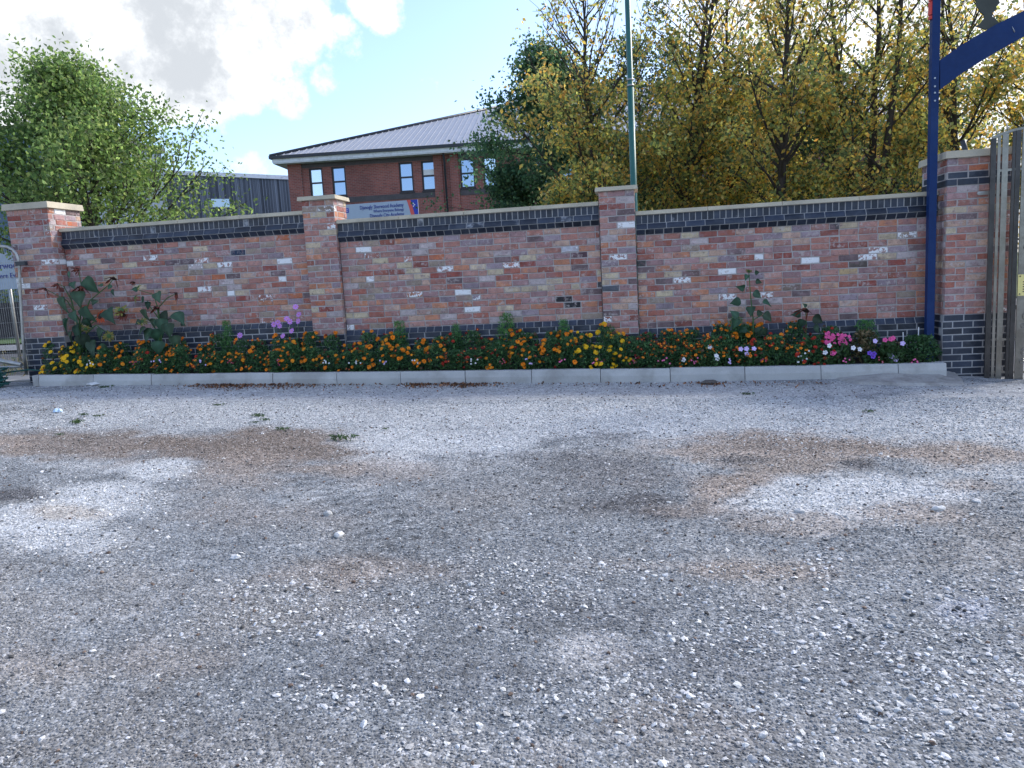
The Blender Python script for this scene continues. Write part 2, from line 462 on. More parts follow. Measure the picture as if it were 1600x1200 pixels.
# stains, dirt and worn patches of the yard: photo pixel centre, half sizes, colour, strength, edge softness
PALE, TAN, BROWN, DARK, GREY = (0.42, 0.435, 0.445), (0.255, 0.215, 0.185), (0.175, 0.145, 0.123), (0.085, 0.085, 0.09), (0.19, 0.19, 0.19)
PATCH = [
    (800, 640, 1100, 62, (0.345, 0.36, 0.37), .95, .5), (820, 606, 900, 16, (0.40, 0.40, 0.39), .8, .5), (1000, 655, 500, 30, PALE, .7, .7), (200, 620, 300, 26, PALE, .5, .8),
    (410, 700, 170, 30, BROWN, .98, .5), (150, 690, 200, 19, BROWN, .9, .6), (300, 706, 110, 18, BROWN, .8, .6), (450, 685, 120, 20, BROWN, .8, .6), (380, 735, 90, 26, TAN, .7, .7),
    (0, 690, 70, 12, TAN, .8, .7), (60, 822, 140, 34, PALE, .98, .5), (160, 778, 120, 26, PALE, .95, .5), (255, 735, 60, 18, PALE, .95, .5), (100, 805, 60, 14, (0.40, 0.35, 0.29), .6, .6),
    (20, 778, 60, 14, DARK, .85, .6), (680, 692, 150, 24, PALE, .95, .5), (600, 720, 70, 14, PALE, .6, .6), (590, 735, 90, 18, TAN, .5, .7), (500, 735, 70, 14, TAN, .6, .7),
    (1270, 700, 220, 26, TAN, .95, .5), (1480, 706, 150, 18, TAN, .9, .6), (1290, 697, 150, 12, BROWN, .6, .6), (1140, 765, 80, 28, TAN, .9, .6), (1190, 745, 60, 18, TAN, .8, .6), (1230, 728, 120, 14, (0.22, 0.19, 0.165), .8, .6),
    (1343, 727, 36, 9, DARK, .95, .5), (1160, 718, 50, 9, DARK, .7, .6), (1000, 790, 90, 24, DARK, .85, .7), (950, 745, 110, 30, (0.125, 0.125, 0.13), .75, .7), (1045, 803, 60, 15, DARK, .75, .6), (960, 684, 50, 8, DARK, .6, .6), (860, 722, 90, 12, DARK, .5, .7),
    (1335, 778, 150, 32, PALE, .98, .5), (1450, 768, 80, 14, PALE, .7, .6), (1420, 800, 110, 18, TAN, .7, .6), (1250, 815, 90, 18, TAN, .6, .6), (1080, 800, 80, 14, TAN, .5, .6), (1500, 760, 60, 10, TAN, .6, .6),
    (600, 890, 160, 24, TAN, .55, .7), (420, 800, 160, 24, TAN, .4, .7), (500, 905, 130, 22, TAN, .4, .7), (1200, 890, 130, 18, TAN, .65, .6), (1000, 885, 120, 14, TAN, .4, .7), (260, 1030, 120, 26, TAN, .35, .7), (50, 1045, 100, 30, TAN, .4, .7),
    (1130, 1130, 160, 40, TAN, .35, .8), (930, 1015, 70, 28, (0.33, 0.33, 0.33), .8, .5), (560, 980, 90, 22, (0.31, 0.32, 0.33), .45, .7), (1510, 950, 40, 22, (0.33, 0.35, 0.40), .6, .5), (870, 1170, 60, 26, (0.32, 0.31, 0.30), .6, .6),
    (1190, 1030, 250, 40, (0.12, 0.125, 0.135), .5, .8), (650, 1060, 250, 40, (0.13, 0.135, 0.145), .4, .8), (900, 960, 200, 30, (0.125, 0.13, 0.14), .45, .8), (820, 760, 150, 40, (0.17, 0.175, 0.18), .5, .8),
]
PW = []
for (px, py, rx, ry, col, st, so_) in PATCH:
    c0 = G(px, py); l = G(px-rx, py); r = G(px+rx, py); t = G(px, py-ry); b2 = G(px, py+ry)
    PW.append((np.array(c0), np.array(r-l)/2, np.array(t-b2)/2, np.array(col), st, so_))


TRK = [[np.array(G(*p))[:2] for p in P] for P in ([(640, 900), (540, 800), (440, 735), (402, 688)], [(690, 880), (590, 790), (500, 735)], [(1040, 830), (1010, 760), (1060, 700)], [(300, 1000), (620, 850), (900, 790), (1130, 770)], [(1270, 850), (1150, 780), (1180, 700)])]


def yard_colour(x, y):
    n1 = fbm(x, y, 1.1, 11)-0.5; n2 = fbm(x, y, 1.3, 31)-0.5; n3 = fbm(x, y, 5.0, 51)-0.5; n4 = fbm(x, y, 2.1, 57)-0.5
    base = np.array([0.176, 0.188, 0.198])[None, :]*(1+0.5*(fbm(x, y, 0.8, 71)-0.5)[:, None])
    base = base+np.array([0.030, 0.017, 0.004])[None, :]*np.clip((fbm(x, y, 1.7, 91)-0.48)*4, 0, 1)[:, None]
    pale = np.zeros(len(x))
    for (c, ax, ay, col, st, so_) in PW:
        # elliptical patch with a ragged edge
        dx = x-c[0]+n1*0.8*np.linalg.norm(ax); dy = y-c[1]+n2*1.2*np.linalg.norm(ay)
        det = ax[0]*ay[1]-ax[1]*ay[0]
        u = (dx*ay[1]-dy*ay[0])/det; v = (ax[0]*dy-ax[1]*dx)/det
        d = np.sqrt(u*u+v*v)+n3*1.0+n4*.7
        so_ = so_*1.3; w = st*.9*np.clip((1+so_*0.5-d)/(so_), 0, 1); w = w*w*(3-2*w)
        base = base*(1-w[:, None])+col[None, :]*w[:, None]
        pale = pale*(1-w)+(1.0 if col[0] > 0.29 and col[2] > 0.28 else 0.0)*w
    for P in TRK:                                   # tyre tracks pressed into the dirt
        best = np.full(len(x), 9.0); run = np.zeros(len(x)); acc = 0.0
        for a, b in zip(P, P[1:]):
            d = b-a; L = np.linalg.norm(d); t = np.clip(((x-a[0])*d[0]+(y-a[1])*d[1])/L**2, 0, 1)
            ds = np.hypot(x-a[0]-t*d[0], y-a[1]-t*d[1]); k = ds < best; best = np.where(k, ds, best); run = np.where(k, acc+t*L, run); acc += L
        w = np.clip(1.25-best/.11, 0, 1)*np.clip(run/.5, 0, 1)*np.clip((acc-run)/.5, 0, 1)*(.6+.8*(n1+.5))
        base = base*(1+w*(.20*np.sign(np.sin(run*2*np.pi/.16+best*30))-.04))[:, None]
    return np.clip(base*(1+0.25*n3[:, None]), 0.02, 0.7), pale


def yard_height(x, y):
    return ground_z(x)+0.03*(fbm(x, y, 0.5, 5)-0.5)*np.clip((-y-0.9)/1.5, 0, 1)+0.014*(fbm(x, y, 3.0, 15)-0.5)


xs = np.concatenate([np.arange(-34, -10, 1.0), np.arange(-10, 6, 0.045), np.arange(6, 30, 1.0)])
ys = np.concatenate([np.arange(-34, -9.3, 1.0), np.arange(-9.3, 0.02, 0.04)])
gx, gy = np.meshgrid(xs, ys); nx, ny = len(xs), len(ys)
X = gx.ravel(); Y = gy.ravel(); Z = yard_height(X, Y)
tone, _ = yard_colour(X, Y)
ii = (np.arange(ny-1)[:, None]*nx+np.arange(nx-1)[None, :]).ravel()
faces = np.stack([ii, ii+1, ii+nx+1, ii+nx], 1)


def yard_material():
    m = bpy.data.materials.new('yard_surface'); m.use_nodes = True
    q = NT(m.node_tree); b = q.n['Principled BSDF']
    a = q.node('ShaderNodeAttribute', attribute_name='tone', attribute_type='GEOMETRY').outputs['Color']
    tc = q.node('ShaderNodeTexCoord').outputs['Object']
    v1 = q.node('ShaderNodeTexVoronoi', {'Vector': tc, 'Scale': 95.0, 'Randomness': 1.0})
    v2 = q.node('ShaderNodeTexVoronoi', {'Vector': tc, 'Scale': 38.0, 'Randomness': 1.0})
    lum = q.node('ShaderNodeSeparateColor', {0: v1.outputs['Color']}).outputs[0]
    lum2 = q.node('ShaderNodeSeparateColor', {0: v2.outputs['Color']}).outputs[1]
    n = q.noise(tc, 9.0, 8.0, 0.7)
    k = q.math('MULTIPLY', q.remap(lum, 0, 1, 0.55, 1.42, False), q.remap(n, 0.3, 0.7, 0.72, 1.28, False))
    k = q.math('MULTIPLY', k, q.remap(lum2, 0.0, 1.0, 0.8, 1.22, False))
    col = q.node('ShaderNodeVectorMath', {0: a, 'Scale': k}, operation='SCALE').outputs[0]
    col = q.mix(q.math('MULTIPLY', q.math('GREATER_THAN', lum, 0.93), 0.55), col, (0.50, 0.51, 0.52, 1))
    q.set(b.inputs['Base Color'], col); b.inputs['Roughness'].default_value = 0.92; b.inputs['Specular IOR Level'].default_value = 0.3
    h = q.math('ADD', q.math('MULTIPLY', v1.outputs['Distance'], -0.5), q.math('ADD', q.math('MULTIPLY', v2.outputs['Distance'], -0.6), q.math('MULTIPLY', n, 0.8)))
    bp = q.node('ShaderNodeBump', {'Height': h, 'Strength': 0.85, 'Distance': 0.012}); q.set(b.inputs['Normal'], bp.outputs[0])
    return m


M['yard'] = yard_material()
yard = link('gravel_yard', np_mesh('gravel_yard', np.stack([X, Y, Z], 1), faces, M['yard'], tone, True)); tag(yard, kind='structure', label='worn grey gravel yard with brown stains and pale patches')

# ground beyond the wall
def sheet(name, x0, x1, y0, y1, z, m):
    b = MB(); b.poly([(x0, y0, z), (x1, y0, z), (x1, y1, z), (x0, y1, z)]); o = b.build(name, m, fix=False); tag(o, kind='structure'); return o


sheet('ground', -400, 400, -300, 600, -0.75, M['grass'])
sheet('pavement', -60, 40, 0.02, 5.0, -0.36, M['paving'])
sheet('road', -60, 40, 5.0, 14.0, -0.48, M['asphalt'])
sheet('verge', -60, 40, 17.5, 70.0, -0.30, M['grass'])
sheet('far_pavement', -60, 40, 14.0, 17.5, -0.36, M['paving'])

eg = MB(); eg.box((-34, -.03, -.6), (-9.31, .12, .075)); o = eg.build('concrete_edging', M['haunch']); tag(o, 'low concrete edging between the yard and the pavement under the steel fence panel', 'edging')

# ------------------------------------------------------------------ bricks
def brick_mesh(name, L, H, D, seed, m, ch=0.006, rough=0.0042):
    """front face at y=0 facing -Y, chamfered and slightly uneven"""
    r = random.Random(seed); b = MB(); j = lambda a: r.uniform(-a, a)
    outer = [(0+j(rough), ch, 0+j(rough)), (L+j(rough), ch, 0+j(rough)), (L+j(rough), ch, H+j(rough)), (j(rough), ch, H+j(rough))]
    inner = [(ch+abs(j(rough)), j(.0015), ch), (L-ch-abs(j(rough)), j(.0015), ch), (L-ch-abs(j(rough)), j(.0015), H-ch), (ch+abs(j(rough)), j(.0015), H-ch)]
    back = [(0, D, 0), (L, D, 0), (L, D, H), (0, D, H)]
    o = [b.vert(p) for p in outer]; i = [b.vert(p) for p in inner]; k = [b.vert(p) for p in back]
    b.face(i)
    for a in range(4):
        c = (a+1) % 4
        b.face([o[a], o[c], i[c], i[a]]); b.face([k[a], k[c], o[c], o[a]])
    return b.mesh(name, m)


BH = 0.084                    # course height
FULL = [brick_mesh('brick', 0.223, 0.0715, 0.09, s, M['brick']) for s in range(8)]
HALF = [brick_mesh('brick', 0.108, 0.0715, 0.09, 40+s, M['brick']) for s in range(6)]
BFULL = [brick_mesh('blue_brick', 0.227, 0.073, 0.06, 80+s, M['blue'], 0.004, 0.001) for s in range(3)]
BHALF = [brick_mesh('blue_brick', 0.108, 0.073, 0.06, 90+s, M['blue'], 0.004, 0.001) for s in range(3)]

PAL = [((0.37, 0.195, 0.165), 34), ((0.34, 0.155, 0.125), 24), ((0.30, 0.178, 0.180), 18), ((0.31, 0.110, 0.080), 11), ((0.42, 0.180, 0.105), 9), ((0.42, 0.28, 0.215), 10),
       ((0.46, 0.37, 0.26), 4), ((0.25, 0.195, 0.225), 7), ((0.40, 0.34, 0.345), 7), ((0.15, 0.105, 0.11), 5), ((0.28, 0.22, 0.175), 5), ((0.23, 0.080, 0.065), 4)]
PW_ = [w for _, w in PAL]
WHITE, CREAM, ORANGE, RED, BLACK, NAVY = (0.62, 0.58, 0.57, .72), (0.54, 0.45, 0.31, 0), (0.46, 0.16, 0.085, 0), (0.28, 0.082, 0.065, 0), (0.035, 0.035, 0.04, 0), (0.03, 0.05, 0.09, 0)
HALFW = (0.36, 0.22, 0.20, .62)
# bricks of the photograph that stand out, by pixel
MARK = [(237, 403, HALFW), (109, 411, WHITE), (218, 440, HALFW), (204, 415, CREAM), (207, 433, ORANGE), (373, 394, NAVY), (445, 408, WHITE), (351, 415, HALFW), (435, 438, WHITE), (312, 454, HALFW), (367, 461, WHITE),
        (150, 408, CREAM), (334, 433, ORANGE), (298, 465, CREAM), (379, 471, RED), (388, 443, (.3, .28, .27, 0)), (470, 466, ORANGE), (435, 370, ORANGE), (412, 421, RED), (253, 393, RED), (266, 410, (.14, .1, .11, 0)), (290, 408, (.14, .1, .11, 0)),
        (567, 392, WHITE), (583, 438, WHITE), (761, 390, WHITE), (696, 422, HALFW), (673, 464, WHITE), (724, 461, WHITE), (732, 480, WHITE), (886, 472, BLACK), (857, 453, CREAM), (869, 442, CREAM), (815, 406, CREAM),
        (829, 435, (.5, .48, .44, .2)), (883, 391, (.5, .5, .55, .3)), (684, 433, RED), (709, 433, RED), (829, 416, RED), (896, 422, ORANGE), (897, 401, (.1, .06, .07, 0)), (632, 417, CREAM), (645, 427, CREAM), (688, 404, ORANGE), (764, 451, ORANGE), (767, 428, CREAM), (590, 379, RED), (600, 404, CREAM), (742, 480, CREAM), (555, 490, CREAM),
        (1189, 402, WHITE), (1136, 426, WHITE), (1057, 440, HALFW), (1135, 466, HALFW), (1077, 368, CREAM), (1266, 407, WHITE), (1372, 391, HALFW), (1346, 403, HALFW), (1388, 400, CREAM), (1399, 367, HALFW), (1367, 476, HALFW), (1031, 462, CREAM), (1001, 435, CREAM),
        (1178, 412, RED), (1221, 400, RED), (1310, 353, (.1, .085, .09, 0)), (1336, 413, (.11, .09, .08, 0)), (1222, 441, CREAM), (1326, 425, (.5, .36, .2, 0)), (1238, 451, (.2, .15, .12, 0)), (1222, 359, CREAM), (1295, 448, (.5, .3, .2, 0)), (1350, 445, RED),
        (1395, 411, RED), (1085, 430, (.16, .11, .1, 0)), (1035, 441, (.16, .12, .12, 0)), (1127, 436, RED), (1005, 415, (.07, .07, .07, 0)),
        (504, 453, CREAM), (560, 463, NAVY), (498, 473, ORANGE), (493, 483, CREAM), (507, 482, RED), (510, 458, ORANGE), (500, 340, CREAM), (950, 438, CREAM), (945, 427, CREAM), (985, 352, WHITE), (965, 402, HALFW), (975, 344, ORANGE), (945, 378, CREAM), (948, 325, RED), (950, 455, (.1, .11, .13, 0)), (935, 445, (.07, .07, .08, 0)),
        (40, 443, WHITE), (95, 332, WHITE), (112, 350, ORANGE), (30, 342, RED), (65, 350, RED), (35, 360, RED), (90, 413, ORANGE), (75, 406, HALFW), (58, 478, HALFW), (42, 416, RED), (1530, 263, ORANGE), (1485, 362, CREAM), (1505, 409, ORANGE)]


def proj(p):
    v = np.array(p)-CAM; z = v@_f
    return 800+F*(v@R2)/z, 600-F*(v@U2)/z


def pick(mid):
    x, y = proj(mid)
    for (mx, my, c) in MARK:
        if abs(mx-x) < 10 and abs(my-y) < 4.6:
            return c
    c = random.choices([p for p, _ in PAL], PW_)[0]
    k = random.uniform(0.85, 1.15)
    a = 0.0
    t = random.random()
    if t < 0.02: a = random.uniform(.4, .6)
    elif t < 0.14: a = random.uniform(.08, .3)
    g = (c[0]+c[1]+c[2])/3; c = [v*.92+g*.08*w for v, w in zip(c, (1.12, .97, .91))]; return (c[0]*k*1.18, c[1]*k*1.18, c[2]*k*1.16, a)


def lay_row(parent, x0, x1, z, yf, odd, rot=0.0, blue=False, axis='X', other=0.0, hscale=1.0):
    """one stretcher course on a face; axis 'X': face towards -Y at y=yf from x0 to x1; axis 'Y': face towards +X at x=yf from y0=x0 to y1=x1"""
    full, half = (BFULL, BHALF) if blue else (FULL, HALF)
    step = 0.235; j = 0.012
    x = x0+0.005
    first = True
    while x < x1-0.03:
        L = 0.223
        if first and odd: L = 0.108
        if not blue and not first and random.random() < 0.07: L = 0.108
        if x+L > x1-0.004: L = x1-0.005-x
        elif x1-0.005-(x+L+j) < 0.05: L = x1-0.005-x
        first = False
        if L < 0.03: break
        ms = half if L < 0.15 else full; nat = 0.108 if L < 0.15 else (0.227 if blue else 0.223)
        me = random.choice(ms); pr = random.uniform(-0.0025, 0.0025) if not blue else 0
        dz = random.uniform(-.0035, .0035) if not blue else 0
        if axis == 'X':
            loc = (x, yf+pr, z+0.006+dz); mid = (x+L/2, yf, z+0.04); r = None if blue else (random.uniform(-.01, .01), 0, random.uniform(-.008, .008))
        else:
            loc = (yf+pr, x, z+0.006+dz); mid = (yf, x+L/2, z+0.04); r = (0, 0, math.pi/2)
        o = inst('blue_brick' if blue else 'brick', me, parent, loc, r, (L/nat, 1, hscale), None if blue else pick(mid))
        x += L+j


def cant_mesh(name, L, H, y0, y1, curve=0.0, D=0.06):
    """brick whose face runs from y0 at the bottom to y1 at the top, optionally bulging"""
    b = MB(); n = 4 if curve else 1; pr = []
    for i in range(n+1):
        t = i/n; pr.append((y0+(y1-y0)*t-curve*math.sin(math.pi*t), H*t))
    pts = [(0, y, z) for y, z in pr]+[(0, D, H), (0, D, 0)]
    b.prism(pts, (L, 0, 0)); return b.mesh(name, M['blue'])


M['blue_stain'] = mat('limed_blue_brick', (0.03, 0.04, 0.06), 0.6, var=0.3, scale=8, fine=50, dirt=(0.50, 0.52, 0.56), dirt_amt=0.8)


def limed(me):
    c = me.copy(); c.materials.clear(); c.materials.append(M['blue_stain']); return c


SOLD = [cant_mesh('blue_brick', 0.0665, 0.112, -0.018, -0.018), brick_mesh('blue_brick', 0.0665, 0.112, 0.06, 121, M['blue'], 0.004, .0015)]
BULL = cant_mesh('blue_brick', 0.223, 0.070, -0.058, -0.022, 0.006)
DROP = cant_mesh('blue_brick', 0.107, 0.062, -0.004, -0.054)
PLIN = cant_mesh('blue_brick', 0.107, 0.070, -0.050, -0.008, 0.004)
BULL_L = limed(BULL); SOLD_L = [limed(m_) for m_ in SOLD]


def coping_run(parent, x0, x1, z0, z1, y0, y1, n):
    w = (x1-x0)/n
    for k in range(n):
        b = MB(); a = x0+k*w+(0.002 if k else 0); e = x0+(k+1)*w-(0.002 if k < n-1 else 0); t = 0.006
        b.hexa([(a, y0, z0), (e, y0, z0), (e, y1, z0), (a, y1, z0), (a+t/3, y0+t, z1), (e-t/3, y0+t, z1), (e-t/3, y1-t, z1+0.012), (a+t/3, y1-t, z1+0.012)])
        b.build('coping_stone', M['coping'], parent)


def panel(x0, x1, zc, label, ncop, zbot):
    """wall panel; zc = underside of the coping"""
    t = thing('brick_wall_panel', label, 'wall', ((x0+x1)/2, 0.16, zbot))
    zb = zc-0.262; zp = zb-15*BH           # top of the red brickwork and of the plinth
    core = MB(); core.box((x0+.002, 0.008, zbot), (x1-.002, 0.33, zb)); core.cm = 1; core.box((x0+.002, -0.0435, zbot), (x1-.002, 0.006, zp-.072)); core.hexa([(x0+.002, -.0435, zp-.072), (x1-.002, -.0435, zp-.072), (x1-.002, .006, zp-.072), (x0+.002, .006, zp-.072), (x0+.002, -.003, zp-.002), (x1-.002, -.003, zp-.002), (x1-.002, .006, zp-.002), (x0+.002, .006, zp-.002)])
    core.hexa([(x0+.002, -.001, zb), (x1-.002, -.001, zb), (x1-.002, .33, zb), (x0+.002, .33, zb), (x0+.002, -.051, zb+.07), (x1-.002, -.051, zb+.07), (x1-.002, .33, zb+.07), (x0+.002, .33, zb+.07)])
    core.box((x0+.002, -.053, zb+.07), (x1-.002, .33, zb+.076)); core.hexa([(x0+.002, -.054, zb+.076), (x1-.002, -.054, zb+.076), (x1-.002, .33, zb+.076), (x0+.002, .33, zb+.076), (x0+.002, -.021, zb+.142), (x1-.002, -.021, zb+.142), (x1-.002, .33, zb+.142), (x0+.002, .33, zb+.142)])
    core.box((x0+.002, -.0145, zb+.142), (x1-.002, .33, zc))
    core.build('mortar', [M['mortar'], M['mortar_grey']], t)
    for k in range(15):
        lay_row(t, x0, x1, zp+k*BH, 0.0, k % 2 == 0)
    # band under the coping: headers leaning out, bullnosed stretchers, soldiers
    n = int((x1-x0)/0.119); st = (x1-x0)/n
    for k in range(n):
        inst('blue_brick', DROP, t, (x0+k*st+.006, 0, zb+.003), None, ((st-.012)/.107, 1, 1))
        inst('blue_brick', PLIN, t, (x0+k*st+.006, 0, zp-.073), None, ((st-.012)/.107, 1, 1))
    n = int((x1-x0)/0.235); st = (x1-x0)/n
    for k in range(n+1):
        a = max(x0, x0+(k-.4)*st); e = min(x1, x0+(k+.6)*st)
        if e-a > .03: inst('blue_brick', BULL_L if random.random() < .08 else BULL, t, (a+.006, 0, zb+.074), None, ((e-a-.012)/.223, 1, 1))
    n = int((x1-x0)/0.0775); st = (x1-x0)/n
    for k in range(n):
        i_ = 0 if random.random() < .3 else 1; me = SOLD_L[i_] if random.random() < .06 else SOLD[i_]
        inst('blue_brick', me, t, (x0+k*st+.005, 0 if i_ == 0 else -.018, zb+.150), (0, 0, 0), ((st-.0105)/.0665, 1, .94))
    z = zp-.073-BH; k = 0
    while z > zbot:
        lay_row(t, x0, x1, z, -0.046, k % 2 == 1, blue=True); z -= 0.083; k += 1
    coping_run(t, x0, x1, zc, zc+.05, -.058, .37, ncop)
    return t


P1 = (-8.555, -4.655); P2 = (-4.165, -0.46); P3 = (0.025, 3.775)
panel(P1[0], P1[1], 2.308, 'left brick wall panel, the one behind the two tall sunflowers, with buff coping', 4, 0.02)
panel(P2[0], P2[1], 2.145, 'middle brick wall panel between the two slim piers, a dark green tree above it', 4, -0.12)
panel(P3[0], P3[1], 1.980, 'right brick wall panel between the slim pier by the green column and the blue post', 4, -0.22)


def pier(x0, x1, y0, y1, zplinth, ztop, zbase, capt, over, label, sides=('R',), name='brick_pier', band=None):
    t = thing(name, label, 'pier', ((x0+x1)/2, (y0+y1)/2, zbase))
    core = MB(); core.box((x0+.006, y0+.006, zplinth-.004), (x1-.006, y1-.006, ztop)); core.cm = 1; po = (.03 if band else .002)-.003; core.box((x0-po, y0-po, zbase), (x1+po, y1+po, zplinth-.083 if band else zplinth-.004))
    if band: core.box((x0-.009, y0-.009, zplinth-.083), (x1+.009, y1+.009, zplinth-.004))
    core.build('mortar', [M['mortar'], M['mortar_grey']], t)
    n = int(round((ztop-zplinth)/BH)); h = (ztop-zplinth)/n

    def ring(z, odd, blue, off=0.0):
        # front course between the corners; the side course takes or leaves the corner in turn
        lay_row(t, x0-off, x1+off, z, y0-off, odd, blue=blue, hscale=h/BH)
        if 'R' in sides: lay_row(t, y0+(.108 if not odd else .02), y1, z, x1+off, odd, blue=blue, axis='Y', hscale=h/BH)
        if 'L' in sides:
            s0 = y1; x = y0+(.108 if not odd else .02)
            while x < y1-.05:
                L = min(.223, y1-.005-x); ms = BFULL if blue else FULL
                inst('blue_brick' if blue else 'brick', random.choice(ms), t, (x0-off, x+L, z+.006), (0, 0, -math.pi/2), (L/.223, 1, h/BH), None if blue else pick((x0, x+L/2, z+.04)))
                x += L+.012
    for k in range(n):
        z = zplinth+k*h
        if band and abs(z-band) < h*.5:
            ring(z, True, True, .004); continue
        if band and abs(z-h-band) < h*.5:
            ring(z, False, True, -.004); continue
        ring(z, k % 2 == 0, False)
    z = zplinth-.083; k = 0
    while z > zbase-.05:
        ring(z, k % 2 == 1, True, .03 if band and k > 0 else (.012 if band else 0.002)); z -= .083; k += 1
    b = MB(); a = over; tt = .008
    b.hexa([(x0-a, y0-a, ztop), (x1+a, y0-a, ztop), (x1+a, y1+a, ztop), (x0-a, y1+a, ztop), (x0-a+tt, y0-a+tt, ztop+capt), (x1+a-tt, y0-a+tt, ztop+capt), (x1+a-tt, y1+a-tt, ztop+capt), (x0-a+tt, y1+a-tt, ztop+capt)])
    b.build('cap_stone', M['coping'], t)
    return t


pier(-9.255, -8.56, -.23, .46, .738, 2.655, 0.03, .09, .04, 'large brick end pier at the left end of the wall, beside the steel fence panel')
pier(-4.65, -4.168, -.08, .40, .575, 2.488, -.1, .055, .045, 'slim brick pier under the left side of the school sign, between left and middle panels')
pier(-.457, .02, -.08, .40, .408, 2.318, -.2, .052, .045, 'slim brick pier right in front of the green lamp column')
gp = pier(3.78, 4.50, -.31, .55, .49, 2.385, -.3, .085, .035, 'large brick gate pier behind the blue post, with blue brick bands', sides=('L', 'R'), band=2.08)

# ------------------------------------------------------------------ kerb round the bed
KX = [-8.74, -7.841, -6.922, -5.997, -5.058, -4.117, -3.202, -2.303, -1.403, -.494, .397, 1.326, 2.243, 3.147, 3.70]


def kerb_z(x):
    return float(np.interp(x, [-8.9, -8.731, -6.92, -5.06, -3.2, -1.4, .397, 2.243, 3.147, 3.8], [.207, .205, .156, .112, .066, .02, -.02, -.054, -.067, -.078]))


kerb = thing('flower_bed_kerb', 'long pale grey concrete kerb edging the flower bed at the foot of the wall', 'kerb', (-2.5, -.6, -.15))
for a, e in zip(KX, KX[1:]):
    jit = random.uniform(-.004, .004); za = kerb_z(a)+jit; ze = kerb_z(e)+jit; yy = -.65+random.uniform(-.007, .007)
    b = MB(); x0 = a+.004; x1 = e-.004
    prof = [(.0, -.30), (.0, -.085), (.018, -.006), (.026, .0), (.125, .0), (.125, -.30)]
    A = [b.vert((x0, yy+y, za+z)) for y, z in prof]; B = [b.vert((x1, yy+y, ze+z)) for y, z in prof]; n = len(prof)
    b.face(A[::-1]); b.face(B)
    for i in range(n): b.face([A[i], A[(i+1) % n], B[(i+1) % n], B[i]])
    b.build('kerb_stone', M['concrete'], kerb)
b = MB(); z = kerb_z(-8.75)
b.prism([(-8.745, -.65, z), (-8.865, -.62, z), (-8.865, -.245, z), (-8.745, -.245, z)], (0, 0, -.3)); b.build('kerb_stone', M['concrete'], kerb)
b = MB(); z = kerb_z(3.7)-.002
b.prism([(3.70, -.648, z), (3.70, -.345, z), (3.585, -.345, z), (3.585, -.522, z), (3.59, -.648, z)][::-1], (0, 0, -.3))
b = MB(); b.box((3.60, -.52, z-.3), (3.715, -.352, z)); b.build('kerb_stone', M['concrete'], kerb)

# bed soil
sb = MB(); prev = None
for k in range(61):
    x = -8.74+k*(12.46/60); z = kerb_z(x)-.025+random.uniform(-.008, .008)
    cur = [sb.vert((x, -.527, z)), sb.vert((x, -.3, z+.02+random.uniform(-.01, .02))), sb.vert((x, -.03, z+.02))]
    if prev:
        sb.face([prev[0], cur[0], cur[1], prev[1]]); sb.face([prev[1], cur[1], cur[2], prev[2]])
    prev = cur
o = sb.build('soil', M['soil'], fix=False); tag(o, 'dark soil of the flower bed', kind='structure')

# haunch of spilled concrete by the right end of the kerb
hb = MB(); outl = [G(1280, 590), G(1330, 602), G(1400, 604), G(1470, 605), G(1522, 604), G(1500, 584), (3.80, -.36, ground_z(3.8)), (3.0, -.60, ground_z(3.0))]
top = []
base = [hb.vert(Vector(p)+Vector((0, 0, -.06))) for p in outl]
cx = sum(Vector(p)[0] for p in outl)/8; cy = sum(Vector(p)[1] for p in outl)/8
tops = [hb.vert(Vector((p[0]+(cx-p[0])*.16, p[1]+(cy-p[1])*.22, float(ground_z(p[0]))+h))) for p, h in zip(outl, (.015, .028, .03, .035, .02, .06, .085, .085))]
for i in range(8): hb.face([base[i], base[(i+1) % 8], tops[(i+1) % 8], tops[i]])
hb.face(tops)
o = hb.build('concrete_haunch', M['haunch']); tag(o, 'rough low concrete haunch sloping from the right end of the kerb', 'concrete')

# ------------------------------------------------------------------ gravel, pebbles
def chip_material():
    m = bpy.data.materials.new('gravel_chip'); m.use_nodes = True
    q = NT(m.node_tree); b = q.n['Principled BSDF']
    a = q.node('ShaderNodeAttribute', attribute_name='tone', attribute_type='INSTANCER').outputs['Color']
    n = q.noise(q.node('ShaderNodeTexCoord').outputs['Object'], 2.0, 3.0)
    col = q.node('ShaderNodeVectorMath', {0: a, 'Scale': q.remap(n, .3, .7, .75, 1.25)}, operation='SCALE').outputs[0]
    q.set(b.inputs['Base Color'], col); b.inputs['Roughness'].default_value = 0.85; b.inputs['Specular IOR Level'].default_value = .35
    return m


M['chip'] = chip_material()
M['stone'] = mat('pale_stone', (0.52, 0.52, 0.51), .85, var=.25, scale=20, fine=120, bump=.4, random_amt=.25)


